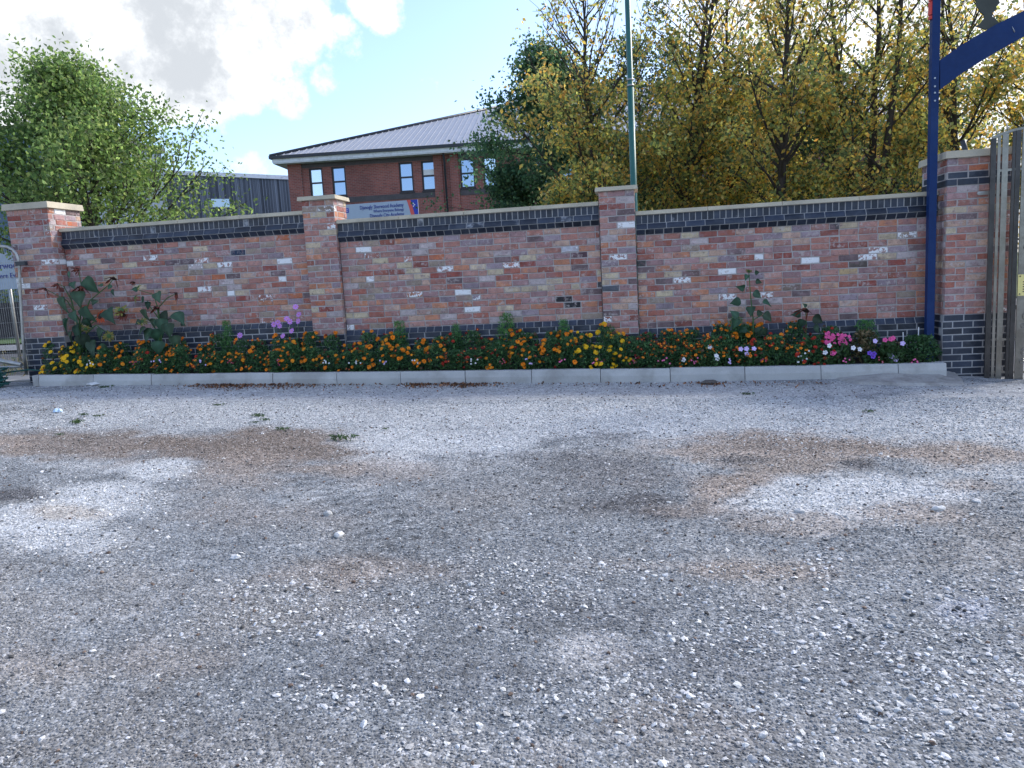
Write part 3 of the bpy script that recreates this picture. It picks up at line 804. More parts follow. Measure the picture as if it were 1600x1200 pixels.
def gn_chips():
    g = bpy.data.node_groups.new('scatter_chips', 'GeometryNodeTree')
    g.interface.new_socket('Geometry', in_out='INPUT', socket_type='NodeSocketGeometry'); g.interface.new_socket('Geometry', in_out='OUTPUT', socket_type='NodeSocketGeometry')
    q = NT(g); gi = q.node('NodeGroupInput'); go = q.node('NodeGroupOutput')
    gtis = q.node('GeometryNodeGeometryToInstance')
    for s in range(4):
        ico = q.node('GeometryNodeMeshIcoSphere', {'Radius': 1.0, 'Subdivisions': 1})
        pos = q.node('GeometryNodeInputPosition').outputs[0]
        nz = q.node('ShaderNodeTexNoise', {'Vector': q.node('ShaderNodeVectorMath', {0: pos, 1: (s*7.3, s*3.1, 1.7)}, operation='ADD').outputs[0], 'Scale': 1.1})
        offs = q.node('ShaderNodeVectorMath', {0: q.node('ShaderNodeVectorMath', {0: nz.outputs['Color'], 1: (.5, .5, .5)}, operation='SUBTRACT').outputs[0], 'Scale': 2.4}, operation='SCALE').outputs[0]
        sp = q.node('GeometryNodeSetPosition', {'Geometry': ico.outputs[0], 'Offset': offs})
        sm = q.node('GeometryNodeSetMaterial', {'Geometry': sp.outputs[0], 'Material': M['chip']})
        q.l.new(sm.outputs[0], gtis.inputs[0])
    av = lambda n, t: q.node('GeometryNodeInputNamedAttribute', {'Name': n}, data_type=t).outputs[0]
    rot = q.node('FunctionNodeEulerToRotation', {0: av('rot', 'FLOAT_VECTOR')}).outputs[0]
    iop = q.node('GeometryNodeInstanceOnPoints', {'Points': gi.outputs[0], 'Instance': gtis.outputs[0], 'Pick Instance': True, 'Instance Index': av('pick', 'INT'), 'Rotation': rot, 'Scale': av('scl', 'FLOAT_VECTOR')})
    q.l.new(iop.outputs[0], go.inputs[0])
    return g


GN = gn_chips()


def scatter(name, label, x, y, size, tone, flatness=0.6, sink=0.25):
    n = len(x); z = yard_height(x, y)+size*flatness*(0.5-sink)
    me = bpy.data.meshes.new(name); me.vertices.add(n); me.vertices.foreach_set('co', np.stack([x, y, z], 1).astype(np.float32).ravel())
    def attr(nm, typ, field, data):
        a = me.attributes.new(nm, typ, 'POINT'); a.data.foreach_set(field, np.ascontiguousarray(data).ravel())
    r = rng
    attr('rot', 'FLOAT_VECTOR', 'vector', np.stack([r.normal(0, .3, n), r.normal(0, .3, n), r.uniform(0, 6.28, n)], 1).astype(np.float32))
    attr('scl', 'FLOAT_VECTOR', 'vector', (np.stack([r.uniform(.7, 1.3, n), r.uniform(.55, 1.0, n), np.full(n, flatness)*r.uniform(.7, 1.2, n)], 1)*size[:, None]*.5).astype(np.float32))
    attr('pick', 'INT', 'value', r.integers(0, 4, n).astype(np.int32))
    attr('tone', 'FLOAT_COLOR', 'color', np.concatenate([tone, np.ones((n, 1))], 1).astype(np.float32))
    o = link(name, me); md = o.modifiers.new('scatter', 'NODES'); md.node_group = GN
    return tag(o, label, kind='stuff')


def view_filter(x, y, m=60):
    v = np.stack([x-CAM[0], y-CAM[1], ground_z(x)-CAM[2]], 1); z = v@_f
    px = 800+F*(v@R2)/z
    return (z > 0.5) & (px > -m*6) & (px < 1600+m*6)


# fine chippings near, thinning with distance
N = 300000
Yc = -9.6+7.6*rng.random(N)**2.0; Xc = rng.uniform(-9, 4.6, N)
k = view_filter(Xc, Yc); Xc, Yc = Xc[k], Yc[k]
col, pale = yard_colour(Xc, Yc)
n = len(Xc)
bright = rng.lognormal(0, .30, n)[:, None]
sz = rng.uniform(.006, .014, n)*(1+np.clip((Yc+8)/8, 0, 1)*.8)
scatter('gravel', 'fine grey chippings strewn over the yard', Xc, Yc, sz, np.clip(col*bright*1.05, .02, .62), .5)
# pale limestone pieces
STREAK = [(430, 960, 220, 30), (640, 930, 240, 30), (850, 900, 230, 28), (1000, 920, 200, 40), (1200, 930, 220, 50), (1350, 980, 260, 60), (1500, 1080, 300, 100), (1250, 1150, 350, 70), (850, 1120, 150, 50), (980, 1080, 120, 40), (1550, 950, 150, 50), (60, 825, 140, 34), (170, 778, 130, 28), (260, 735, 60, 16), (1335, 778, 150, 32), (680, 690, 150, 22), (800, 608, 1000, 12), (150, 604, 160, 7), (1250, 606, 300, 8), (1300, 650, 400, 40), (300, 620, 400, 20), (150, 655, 250, 16), (1000, 640, 500, 30), (700, 1130, 120, 40), (560, 1090, 100, 30)]
SW = [(np.array(G(px, py)), np.array(G(px+rx, py)-G(px-rx, py))/2, np.array(G(px, py-ry)-G(px, min(py+ry, 1195)))/2) for px, py, rx, ry in STREAK]
N = 340000
Yc = -9.4+8.72*rng.random(N)**1.7; Xc = rng.uniform(-9.6, 5.2, N); k = view_filter(Xc, Yc); Xc, Yc = Xc[k], Yc[k]
dn = np.full(len(Xc), .04); nn = fbm(Xc, Yc, 2.2, 201)-.5; n2 = fbm(Xc, Yc, 2.0, 231)-.5
for c, ax, ay in SW:
    det = ax[0]*ay[1]-ax[1]*ay[0]; dx = Xc-c[0]; dy = Yc-c[1]
    u = (dx*ay[1]-dy*ay[0])/det; v = (ax[0]*dy-ax[1]*dx)/det
    dn = np.maximum(dn, .65*np.clip(1.5-np.sqrt(u*u+v*v)+nn*1.6, 0, 1))
far = np.clip((Yc+4.5)/2, 0, 1)
dn = dn*(.3+.7*(fbm(Xc, Yc, 5, 301) > .5))*(1-.12*far)
k = rng.random(len(Xc)) < dn; Xc, Yc = Xc[k], Yc[k]; n = len(Xc)
v = rng.uniform(.36, .68, n)-.03*np.clip((Yc+4.5)/2, 0, 1)
tn = np.stack([v, v*1.0, v*rng.uniform(.94, 1.02, n)], 1)
scatter('limestone_gravel', 'pale crushed limestone strewn in patches and along the kerb', Xc, Yc, np.minimum(rng.lognormal(math.log(.0135), .45, n), .034), tn, .34, .3)
# darker and brown bits
N = 5000
Yc = -8.9+8.2*rng.random(N); Xc = rng.uniform(-9.5, 5, N); k = view_filter(Xc, Yc); Xc, Yc = Xc[k], Yc[k]; n = len(Xc)
v = rng.uniform(.05, .14, n); br = rng.random(n) < .4
tn = np.stack([v*(1+.6*br), v*(1+.15*br), v*(1-.1*br)], 1)
scatter('dark_grit', 'dark grit and brown crumbs scattered over the yard', Xc, Yc, rng.uniform(.01, .026, n), tn, .6)


def stone_mesh(seed):
    r = random.Random(seed); b = MB(); import bmesh
    bm = bmesh.new(); bmesh.ops.create_icosphere(bm, subdivisions=2, radius=.5)
    for v in bm.verts:
        v.co = Vector((v.co.x*(1+.25*math.sin(3*v.co.y+seed)), v.co.y*.75, v.co.z*.55))+Vector((r.uniform(-.06, .06), r.uniform(-.06, .06), r.uniform(-.05, .05)))
    me = bpy.data.meshes.new('stone'); bm.to_mesh(me); bm.free(); me.materials.append(M['stone']); return me


ST = [stone_mesh(s) for s in range(5)]
BIG = [(513, 805, .075, 'white stone with a dark hollow lying alone in mid yard', None), (530, 838, .07, 'flat white scrap of stone just below the lone white stone in mid yard', None), (1467, 797, .07, 'pale stone lying right of the pale oval patch, on tan dirt', None), (1249, 800, .06, 'brownish white stone at the lower left edge of the pale oval patch', None),
       (1527, 786, .06, 'reddish dark stone at the right edge of the yard, by the tan dirt', None), (368, 873, .055, 'small pale stone lying in the left middle of the yard', None)]
for k in range(18):
    BIG.append((random.choice([random.uniform(850, 1590), random.uniform(1100, 1590)]), random.uniform(900, 1180), random.uniform(.024, .036), 'pale chunk of limestone lying among the gravel in the near foreground', 'limestone chunks in the foreground gravel'))
for px, py, s, lab, grp in BIG:
    g_ = G(px, py); me = random.choice(ST)
    o = inst('stone', me, None, (g_.x, g_.y, g_.z+s*.12), (random.uniform(-.2, .2), random.uniform(-.2, .2), random.uniform(0, 6)), (s, s, s)); tag(o, lab, 'stone', grp)
tag(bpy.data.objects['stone'])

# ------------------------------------------------------------------ foliage tools
def leaf_cloud(cen, size, ang, fold=.25, asp=.5, down=.3, r=rng):
    """rhombic folded leaves: verts (n*4,3), faces (n*2,3)"""
    n = len(cen)
    d = r.normal(size=(n, 3)); d[:, 2] -= down; d /= np.linalg.norm(d, axis=1)[:, None]
    t = r.normal(size=(n, 3)); w = np.cross(d, t); w /= np.linalg.norm(w, axis=1)[:, None]; nn = np.cross(w, d)
    s = size[:, None]
    a = cen-d*s*.5; b = cen+d*s*.5; m_ = cen-d*s*.08
    l = m_+w*s*asp*.5+nn*s*fold*.4; rr = m_-w*s*asp*.5+nn*s*fold*.4
    V = np.stack([a, l, b, rr], 1).reshape(-1, 3)
    i = np.arange(n)[:, None]*4
    Fc = np.concatenate([i+np.array([[0, 1, 2]]), i+np.array([[0, 2, 3]])], 1).reshape(-1, 3)
    return V, Fc


def tones(n, pal, w, r=rng, jit=.22):
    pal = np.array(pal); idx = r.choice(len(pal), n, p=np.array(w)/sum(w))
    c = pal[idx]*(1+r.normal(0, jit, (n, 1)))
    return np.clip(np.repeat(c, 4, 0), .004, .8)


def tree(label, base, H, rad, nleaf, lsize, pal, pw, seed, z0=.18, shape='broad', trunk_r=.13, nlimb=34, multi=1, group=None, thin_top=.5, name='tree', cat='tree'):
    r = random.Random(seed); nr = np.random.default_rng(seed)
    base = Vector(base); t = thing(name, label, cat, base, group)
    wood = MB(); limbs = MB(); pts = []      # pts: (position, spread, weight)
    def prof(u):            # crown radius along the height 0..1
        if shape == 'cone': return max(.05, 1.03-u)*min(1, .35+u*3)
        if shape == 'dome': return max(.06, (1-u**1.1))**.9
        if shape == 'tall': return (math.sin(math.pi*min(1, .14+u*.80))**.6)*(1-.12*u)
        return math.sin(math.pi*min(1, .16+.80*u))**.75
    for s in range(multi):
        lean = Vector((r.uniform(-.1, .1), r.uniform(-.1, .1), 0))*(1 if multi == 1 else 2.6)
        path = []; K = 9
        for k in range(K+1):
            u = k/K
            path.append(base+Vector((lean.x*H*u*.5+r.uniform(-.05, .05)*u, lean.y*H*u*.5+r.uniform(-.05, .05)*u, H*u*(.97 if s == 0 else r.uniform(.86, .94)))))
        wood.tube(path, [trunk_r*(1-.9*(k/K)**.9) for k in range(K+1)], 8)
        nl = nlimb//multi
        for k in range(nl):
            u = z0+(.95-z0)*(k+.5)/nl; u = min(.96, max(z0, u+r.uniform(-.03, .03)))
            q_ = u*K; i = min(int(q_), K-1); p0 = path[i].lerp(path[i+1], q_-i)
            az = k*2.4+r.uniform(-.5, .5)+s*1.7
            uc = (u-z0)/(1-z0)
            L = rad*prof(uc)*(r.uniform(.78, 1.08) if shape == 'dome' else r.uniform(.58, 1.2))
            el = math.radians(r.uniform(18, 42)+uc*28 if shape != 'cone' else r.uniform(-6, 16)+uc*25)
            d = Vector((math.cos(az)*math.cos(el), math.sin(az)*math.cos(el), math.sin(el)))
            lp = [p0]; n = 5
            for j in range(1, n+1):
                d = (d+Vector((r.uniform(-.16, .16), r.uniform(-.16, .16), r.uniform(-.06, .14)))).normalized(); lp.append(lp[-1]+d*L/n)
            r0 = max(.012, trunk_r*.38*(1-.7*u))
            limbs.tube(lp, [r0*(1-.82*j/n) for j in range(n+1)], 5, caps=False)
            thin = max(.10, 1-thin_top*max(0, uc-.36)*3.0)
            for j in range(2, n+1): pts.append((lp[j], .16*rad/2+.06, .8*thin))
            for m_ in range(7):
                tt = r.uniform(.25, 1.0)*n; i2 = min(int(tt), n-1); q0 = lp[i2].lerp(lp[i2+1], tt-i2)
                dd = (d+Vector((r.uniform(-1, 1), r.uniform(-1, 1), r.uniform(-.35, .75)))).normalized(); l2 = L*r.uniform(.22, .42)
                q1 = q0+dd*l2*.5+Vector((0, 0, r.uniform(-.02, .05))); q2 = q1+(dd+Vector((r.uniform(-.4, .4), r.uniform(-.4, .4), r.uniform(-.2, .3)))).normalized()*l2*.5
                limbs.tube([q0, q1, q2], [r0*.35, r0*.22, .004], 4, caps=False)
                for q3, wt in ((q1, .8), (q2, 1.3), (q1.lerp(q2, .5), 1.0)): pts.append((q3, .11*rad/2+.05, wt*thin))
    wood.build('trunk', M['bark'], t); limbs.build('limbs', M['bark'], t, fix=False)
    P = np.array([tuple(p) for p, _, _ in pts]); S = np.array([s for _, s, _ in pts]); W = np.clip(np.array([w for _, _, w in pts]), .05, 9)
    # uneven clumps: some twigs carry many leaves, others few
    W = W*nr.gamma(.65, 1/.65, len(W))
    idx = nr.choice(len(P), nleaf, p=W/W.sum())
    cen = P[idx]+nr.normal(size=(nleaf, 3))*S[idx][:, None]*np.array([1, 1, .75])
    V, Fc = leaf_cloud(cen-np.array(base), nr.uniform(.7, 1.3, nleaf)*lsize, 0, down=.35, asp=.62, r=nr)
    tn = tones(nleaf, pal, pw, nr)
    # twigs of one clump turn colour together
    cl = nr.normal(0, 1, len(P))[idx]; tn *= (1+.16*np.repeat(cl, 4)[:, None])
    link('crown', np_mesh('crown', V, Fc, M['leaf'], np.clip(tn, .005, .6)), t)
    return t


GREEN_L = [(.125, .195, .058), (.18, .25, .08), (.085, .14, .05), (.26, .31, .11)]
YEL = [(.60, .42, .10), (.30, .31, .10), (.11, .15, .06), (.62, .36, .10), (.44, .34, .12)]
DKG = [(.06, .125, .06), (.09, .16, .075), (.045, .095, .052), (.13, .19, .085)]


def base_at(px, Y, z=-.4):
    p = at(px, 480, Y); return (p.x, p.y, z)


tree('large green broadleaf tree behind the left end of the wall', base_at(158, 8.0), 7.9, 4.3, 34000, .115, GREEN_L, [4, 4, 3, 1.5], 3, z0=.24, shape='dome', nlimb=66, trunk_r=.17, thin_top=.3)
tree('dark dense green tree beside the school, left of the yellowing trees', base_at(872, 11.5), 8.3, 3.5, 30000, .11, DKG, [4, 4, 3, 1], 11, z0=.1, shape='cone', nlimb=52, thin_top=0)
tree('low dark green bushy tree against the right end of the school front', base_at(800, 11.0), 5.0, 1.7, 14000, .10, DKG, [4, 4, 3, 2], 15, z0=.08, shape='cone', nlimb=40, thin_top=0)
YL = [(945, 7.4, 8.4, 2.0, 'yellowing tree immediately left of the green lamp column', 21), (1048, 8.6, 9.2, 2.0, 'yellowing tree just right of the green lamp column', 22), (1135, 9.6, 9.0, 2.1, 'yellowing tree between the column side tree and the thick trunked one', 27), (1215, 7.2, 9.6, 2.1, 'yellowing tree with a thick dark trunk above the right wall panel', 23), (1352, 8.0, 10.0, 2.2, 'tall thin topped yellowing tree left of the blue gate post', 24), (1500, 8.8, 9.0, 2.2, 'yellowing tree behind the blue gate post and the gate pier', 25), (1660, 7.5, 9.2, 2.3, 'yellowing tree behind the steel gate at the right edge', 26)]
for i, (px, Y_, H_, R_, lab, sd_) in enumerate(YL):
    tree(lab, base_at(px, Y_), H_, R_*1.12, 15000, .10, YEL, [3.0, 3.6, 5.0, 1.6, 2.0], sd_, z0=.12, shape='tall', nlimb=54, multi=3 if i in (4,) else (2 if i in (1, 5) else 1), trunk_r=.14, thin_top=1.25, group='row of yellowing trees behind the wall')

BK = [(.035, .07, .038), (.055, .09, .045), (.028, .05, .03), (.13, .14, .06)]  # leaf colours darkened to put shaded depth behind the yellowing trees
for px, Y_, H_, R_, lab, sd_ in ((1012, 13.0, 8.2, 2.5, 'darker green tree filling the gap behind the green lamp column', 41), (1165, 13.5, 6.6, 2.5, 'darker green tree behind the yellowing trees over the middle of the right panel', 42), (1310, 13.0, 7.0, 2.5, 'darker green tree behind the yellowing trees, left of the tall thin topped one', 43), (1450, 13.5, 6.8, 2.5, 'darker green tree behind the yellowing trees, beyond the blue post', 44)):
    tree(lab, base_at(px, Y_), H_, R_, 15000, .10, BK, [4, 3, 3, 2.2], sd_, z0=.1, shape='tall', nlimb=34, trunk_r=.12, thin_top=.3)

# ------------------------------------------------------------------ school building
SA = math.radians(5.8)
e_ = np.array([math.cos(SA), math.sin(SA), 0]); n_ = np.array([-math.sin(SA), math.cos(SA), 0])
S0 = at(800, 300, 31.0)


def sp(px, py, off=0.0):
    return on_plane(px, py, np.array(S0)-n_*off, n_)


def along(p, s=0.0, d=0.0, z=None):
    v = Vector(p)+Vector(e_)*s+Vector(n_)*d
    if z is not None: v.z = z
    return v


corner = sp(454, 300); ez = sp(640, 232, .6).z-0.05         # eaves height
school = thing('school_building', 'two storey red brick school with grey sheet roof and paired windows', 'building', (corner.x, corner.y, -.3))
school.rotation_euler = (0, 0, 0)
W_, D_ = 34.0, 30.0
wz = ez-.28


def wbox(mb, s0, s1, d0, d1, z0, z1, o=corner):
    p = []
    for z in (z0, z1):
        for s, d in ((s0, d0), (s1, d0), (s1, d1), (s0, d1)): p.append(along(o, s, d, z))
    mb.hexa(p)


# wall with real window openings: strips between the openings
wins = [(484, 505, 265, 305), (519, 541, 262, 305), (624, 646, 254, 303), (659, 683, 251, 300), (719, 742, 248, 293), (755, 777, 245.5, 290), (835, 858, 241, 284), (872, 895, 238, 281)]
cuts = []
for (xa, xb, ya, yb) in wins:
    sa = Vector(sp(xa, (ya+yb)/2)-corner).dot(Vector(e_)); sb_ = Vector(sp(xb, (ya+yb)/2)-corner).dot(Vector(e_))
    cuts.append((sa, sb_))
wz0 = np.mean([sp(a, d).z for a, b_, c_, d in wins[2:6]]); wz1 = np.mean([sp(a, c_).z for a, b_, c_, d in wins[2:6]])
low = MB(); edges = [0]+[v for c_ in cuts for v in c_]+[W_]
wbox(low, 0, W_, 0, .3, -.3, wz0); wbox(low, 0, W_, 0, .3, wz1, wz)
for i in range(0, len(edges), 2): wbox(low, edges[i], edges[i+1], 0, .3, wz0, wz1)
wbox(low, 0, .3, .3, D_, -.3, wz); wbox(low, W_-.3, W_, .3, D_, -.3, wz)
wall_o = low.build('wall', M['school'], school)
pil = MB(); sdp = Vector(sp(697, 280)-corner).dot(Vector(e_))
wbox(pil, -.02, .72, -.11, -.003, -.3, wz); pil.build('pilaster', M['school'], school)
for s_ in (sdp-.62, sdp+.25):
    pil = MB(); wbox(pil, s_, s_+.45, -.09, -.003, -.3, wz); pil.build('pilaster', M['school'], school)
for (za, zb_) in ((wz1+.03, wz1+.30), (wz0-.36, wz0-.08)):
    for s0_, s1_ in ((.74, sdp-.64), (sdp+.72, W_)):
        bb = MB(); wbox(bb, s0_, s1_, -.03, -.004, za, zb_); bb.build('brick_band', M['band'], school)
for i, (sa, sb_) in enumerate(cuts):
    fr = MB(); w = .085; zc_ = wz0+(wz1-wz0)*.5
    for a in ((sa, sa+w, wz0, wz1), (sb_-w, sb_, wz0, wz1), (sa+w, sb_-w, wz0, wz0+w), (sa+w, sb_-w, wz1-w, wz1), (sa+w, sb_-w, zc_-.04, zc_+.04)):
        wbox(fr, a[0], a[1], .05, .13, a[2], a[3])
    f_ = fr.build('window', M['frame'], school)
    for za, zb_ in ((wz0+w, zc_-.04), (zc_+.04, wz1-w)):
        g_ = MB(); tlt = .012*((i*37) % 5-2)
        P_ = [along(corner, sa+w, .10, za), along(corner, sb_-w, .10+tlt*.3, za), along(corner, sb_-w, .10+tlt*.3+.012, zb_), along(corner, sa+w, .112, zb_)]
        g_.prism(P_, tuple(np.array(n_)*.012)); g_.build('pane', M['glass2'] if (i == 0 or (i == 5 and za > wz0+.2)) else M['glass'], f_)
    if i in (1, 4):
        g_ = MB(); wbox(g_, sa+w, sb_-w, .135, .147, zc_+.3, wz1-w-.002); g_.build('blind', M['fascia'], f_)
    if i == 3:
        g_ = MB(); wbox(g_, sa+w, sb_-w, .085, .097, zc_+.045, zc_+.33); g_.build('blind', M['white'], f_)
    sl = MB(); wbox(sl, sa-.04, sb_+.04, -.06, .14, wz0-.075, wz0-.003); sl.build('sill', M['frame'], f_)
# eaves: soffit, fascia, gutter
eo = .6
ev = MB(); wbox(ev, -eo, W_, -eo, D_, wz, wz+.05); ev.build('soffit', M['fascia'], school)
ev = MB(); wbox(ev, -eo-.03, W_, -eo-.03, -eo+.02, wz+.052, wz+.34); wbox(ev, -eo-.03, -eo+.02, -eo+.022, D_, wz+.052, wz+.34); ev.build('fascia', M['fascia'], school)
ev = MB(); wbox(ev, -eo-.16, W_, -eo-.16, -eo-.033, wz+.25, wz+.40); wbox(ev, -eo-.16, -eo-.033, -eo-.033, D_, wz+.25, wz+.40); ev.build('gutter', M['gutter'], school)
dp = MB(); dp.tube([along(corner, sdp, -eo+.05, wz+.2), along(corner, sdp, -eo+.08, wz-.02), along(corner, sdp, -.2, wz-.45), along(corner, sdp, -.2, -.3)], .055, 8); dp.build('downpipe', M['gutter'], school)
# hipped roof: find the pitch from the hip line seen in the photograph
rz = wz+.36; tanp = math.tan(math.radians(19.8)); rl = 13.0
A = along(corner, -eo-.1, -eo-.1, rz); Bq = along(corner, W_, -eo-.1, rz); H1 = along(corner, -eo-.1+rl*1.25, -eo-.1+rl*1.25, rz+rl*1.25*tanp); H2 = along(corner, W_, -eo-.1+rl*1.25, rz+rl*1.25*tanp); Dq = along(corner, -eo-.1, D_, rz)
D2 = along(corner, -eo-.1+rl*1.25, D_, rz+rl*1.25*tanp)
rf = MB(); rf.poly([A, Bq, H2, H1]); rf.poly([A, H1, D2, Dq]); roof = rf.build('roof', M['roof'], school)
upn = Vector((Bq-A).cross(H1-A)).normalized(); upn = upn if upn.z > 0 else -upn
nrib = 84
for k in range(nrib):
    s = .2+k*.32
    a_ = along(corner, s-eo, -eo-.1, rz); reach = min(s, rl*1.25); b_ = along(corner, s-eo, -eo-.1+reach, rz+reach*tanp)
    if s > W_+eo: break
    rb = MB(); rb.bar(a_+upn*.015, b_+upn*.015, .035, .035, tuple(e_)); rb.build('roof_rib', M['roof'], roof)
hc = MB(); hc.tube([A+upn*.05, H1+upn*.05], .09, 6); hc.tube([H1+upn*.05, H2+upn*.05], .09, 6); hc.build('ridge_cap', M['gutter'], roof)
# bracket lamp under the soffit
lm = MB(); p_ = sp(600, 237, .4); lm.tube([p_+Vector((-.5, .3, .12)), p_+Vector((0, 0, .02)), p_+Vector((.12, -.02, -.04))], [.03, .05, .09], 8); lm.build('eaves_lamp', M['gutter'], school)

# red roofed turret peeping over the ridge behind the tree
tp = at(848, 150, 44); tt_ = thing('red_roofed_turret', 'small red roof peeping over the school ridge beside the dark tree', 'roof', (tp.x, tp.y, 8))
tm = MB(); tm.box((tp.x-.9, tp.y-1, 8), (tp.x+1.6, tp.y+1, tp.z-.1)); tm.build('wall', M['school'], tt_)
tm = MB(); z0_ = tp.z-.1; apex = (tp.x+.5, tp.y, tp.z+1.8)
cs = [(tp.x-1.1, tp.y-1.2, z0_), (tp.x+1.8, tp.y-1.2, z0_), (tp.x+1.8, tp.y+1.2, z0_), (tp.x-1.1, tp.y+1.2, z0_)]
for i in range(4): tm.poly([cs[i], cs[(i+1) % 4], apex])
tm.poly(cs[::-1]); tm.build('roof', M['red_paint'], tt_)

# clad hall behind the green tree, to the left of the school
cl_m = bpy.data.materials.new('grey_cladding'); cl_m.use_nodes = True
q = NT(cl_m.node_tree); b_ = q.n['Principled BSDF']; oi = q.node('ShaderNodeObjectInfo').outputs['Random']
b_.inputs['Roughness'].default_value = .6
q.set(b_.inputs['Base Color'], q.mix(oi, (.04, .052, .07, 1), (.21, .24, .29, 1)))
M['clad'] = cl_m
hp1 = at(452, 279, 47.0); hp0 = at(235, 269.5, 41.0)
hall = thing('clad_hall', 'dark grey hall clad in vertical boards, left of the school', 'building', (hp0.x, hp0.y, -.3))
hd = Vector((hp1.x-hp0.x, hp1.y-hp0.y, 0)); HL = hd.length; hd.normalize(); hn = Vector((-hd.y, hd.x, 0))
zt0, zt1 = hp0.z, hp1.z
hb = MB(); ex0 = -16.0
def hz(s): return zt0+(zt1-zt0)*s/HL
hb.hexa([hp0*1+hd*ex0-Vector((0, 0, hp0.z+.3)), hp0+hd*(HL+3)-Vector((0, 0, hp0.z+.3)), hp0+hd*(HL+3)+hn*12-Vector((0, 0, hp0.z+.3)), hp0+hd*ex0+hn*12-Vector((0, 0, hp0.z+.3)),
         Vector((*(hp0+hd*ex0).xy, hz(ex0)-.02)), Vector((*(hp0+hd*(HL+3)).xy, hz(HL+3)-.02)), Vector((*(hp0+hd*(HL+3)+hn*12).xy, hz(HL+3)-.02)), Vector((*(hp0+hd*ex0+hn*12).xy, hz(ex0)-.02))])
hb.build('wall', M['gutter'], hall)
pb = MB(); pb.box((0, 0, 0), (.17, .05, 1)); pme = pb.mesh('cladding_board', M['clad'])
rot = math.atan2(hd.y, hd.x); s = ex0+10
while s < HL+2:
    p = hp0+hd*s-hn*.055; zz = hz(s); w = random.choice([.35, .5, .65])
    inst('cladding_board', pme, hall, (p.x, p.y, -.3), (0, 0, rot), (w, 1, zz+.3)); s += .17*w+.02
eb = MB(); eb.bar(Vector((*(hp0+hd*ex0-hn*.1).xy, hz(ex0)+.05)), Vector((*(hp0+hd*(HL+3)-hn*.1).xy, hz(HL+3)+.05)), .3, .16, (0, 0, 1)); eb.build('roof_edge', M['fascia'], hall)
wb = MB(); s0_ = Vector(on_plane(330, 315, hp0, np.array(hn))-hp0).dot(hd); s1_ = Vector(on_plane(358, 315, hp0, np.array(hn))-hp0).dot(hd); za = on_plane(345, 324, hp0, np.array(hn)).z; zb_ = on_plane(345, 311, hp0, np.array(hn)).z
pA = hp0+hd*s0_-hn*.09; pB = hp0+hd*s1_-hn*.09
wb.prism([(pA.x, pA.y, za), (pB.x, pB.y, za), (pB.x, pB.y, zb_), (pA.x, pA.y, zb_)], tuple(hn*.02)); wb.build('window', M['glass'], hall)

# school sign seen over the middle of the wall
YS = 24.0
sgp = at(596, 345, YS); sg = thing('school_sign', 'long pale blue school name board with rounded red and blue end, over the wall', 'sign', (sgp.x, sgp.y, -.3))
c0 = at(500, 322, YS); c1 = at(653, 313, YS); zb_ = at(596, 352, YS).z
zt = (at(545, 318.5, YS).z+at(640, 313.5, YS).z)/2
xl, xr = at(480, 320, YS).x, at(653, 320, YS).x; yS = sgp.y
sb = MB(); sb.box((xl, yS, zb_-.5), (xr, yS+.05, zt)); sb.build('board', M['sign_board'], sg)
hgt = zt-(zb_-.5)
def curve_strip(mb, x_at, w, yo):
    n = 10; L_ = []; R_ = []
    for i in range(n+1):
        t = i/n; z = zt-hgt*t; x = x_at+.36*(t**.8)*hgt*.55
        L_.append((x, yS-yo, z)); R_.append((min(x+w, xr), yS-yo, z))
    for i in range(n):
        mb.hexa([L_[i], R_[i], (R_[i][0], yS-yo+.004, R_[i][2]), (L_[i][0], yS-yo+.004, L_[i][2]), L_[i+1], R_[i+1], (R_[i+1][0], yS-yo+.004, R_[i+1][2]), (L_[i+1][0], yS-yo+.004, L_[i+1][2])])
xs_ = at(636, 320, YS).x
mb = MB(); curve_strip(mb, xs_+.08, 2.0, .006); mb.build('blue_end', M['sign_blue'], sg)
mb = MB(); curve_strip(mb, xs_, .17, .011); mb.build('red_swoosh', M['sign_red'], sg)
mb = MB(); sx = at(646, 320, YS)
for dx, dz in ((0, .06), (.06, 0), (0, -.06)):
    mb.prism([(sx.x+dx-.03, yS-.016, sx.z+dz), (sx.x+dx, yS-.016, sx.z+dz-.045), (sx.x+dx+.03, yS-.016, sx.z+dz), (sx.x+dx, yS-.016, sx.z+dz+.045)], (0, .005, 0))
mb.build('star_emblem', M['white'], sg)
for s_, px, py, size_px, wpx in (('Djanogly Sherwood Academy', 630.5, 322.5, 6.6, 73), ('Where Everyone Belongs', 631, 328.8, 5.0, 51), ('Djanogly City Academy', 631.5, 336.6, 6.6, 57)):
    p_ = at(px, py, YS-.02); k = abs((at(px, py-1, YS)-at(px, py, YS)).z)
    text_part(s_, size_px*k*1.28, (p_.x, yS-.012, p_.z), (1, 0, 0), (0, 0, 1), M['sign_text'], sg, align='RIGHT', width=wpx*k)
lb = MB(); p_ = at(540.5, 329, YS); lb.box((p_.x-.12, yS-.012, p_.z-.11), (p_.x+.14, yS-.002, p_.z+.10)); lb.build('badge', M['sign_blue'], sg)
lb = MB(); lb.box((p_.x-.02, yS-.018, p_.z-.05), (p_.x+.10, yS-.013, p_.z-.03)); lb.box((p_.x-.02, yS-.018, p_.z+.02), (p_.x+.10, yS-.013, p_.z+.04)); lb.build('badge_mark', M['white'], sg)
for x in (xl+.6, xr-.6):
    pb = MB(); pb.tube([(x, yS+.1, -.3), (x, yS+.1, zt-.1)], .045, 8); pb.build('post', M['galv'], sg)

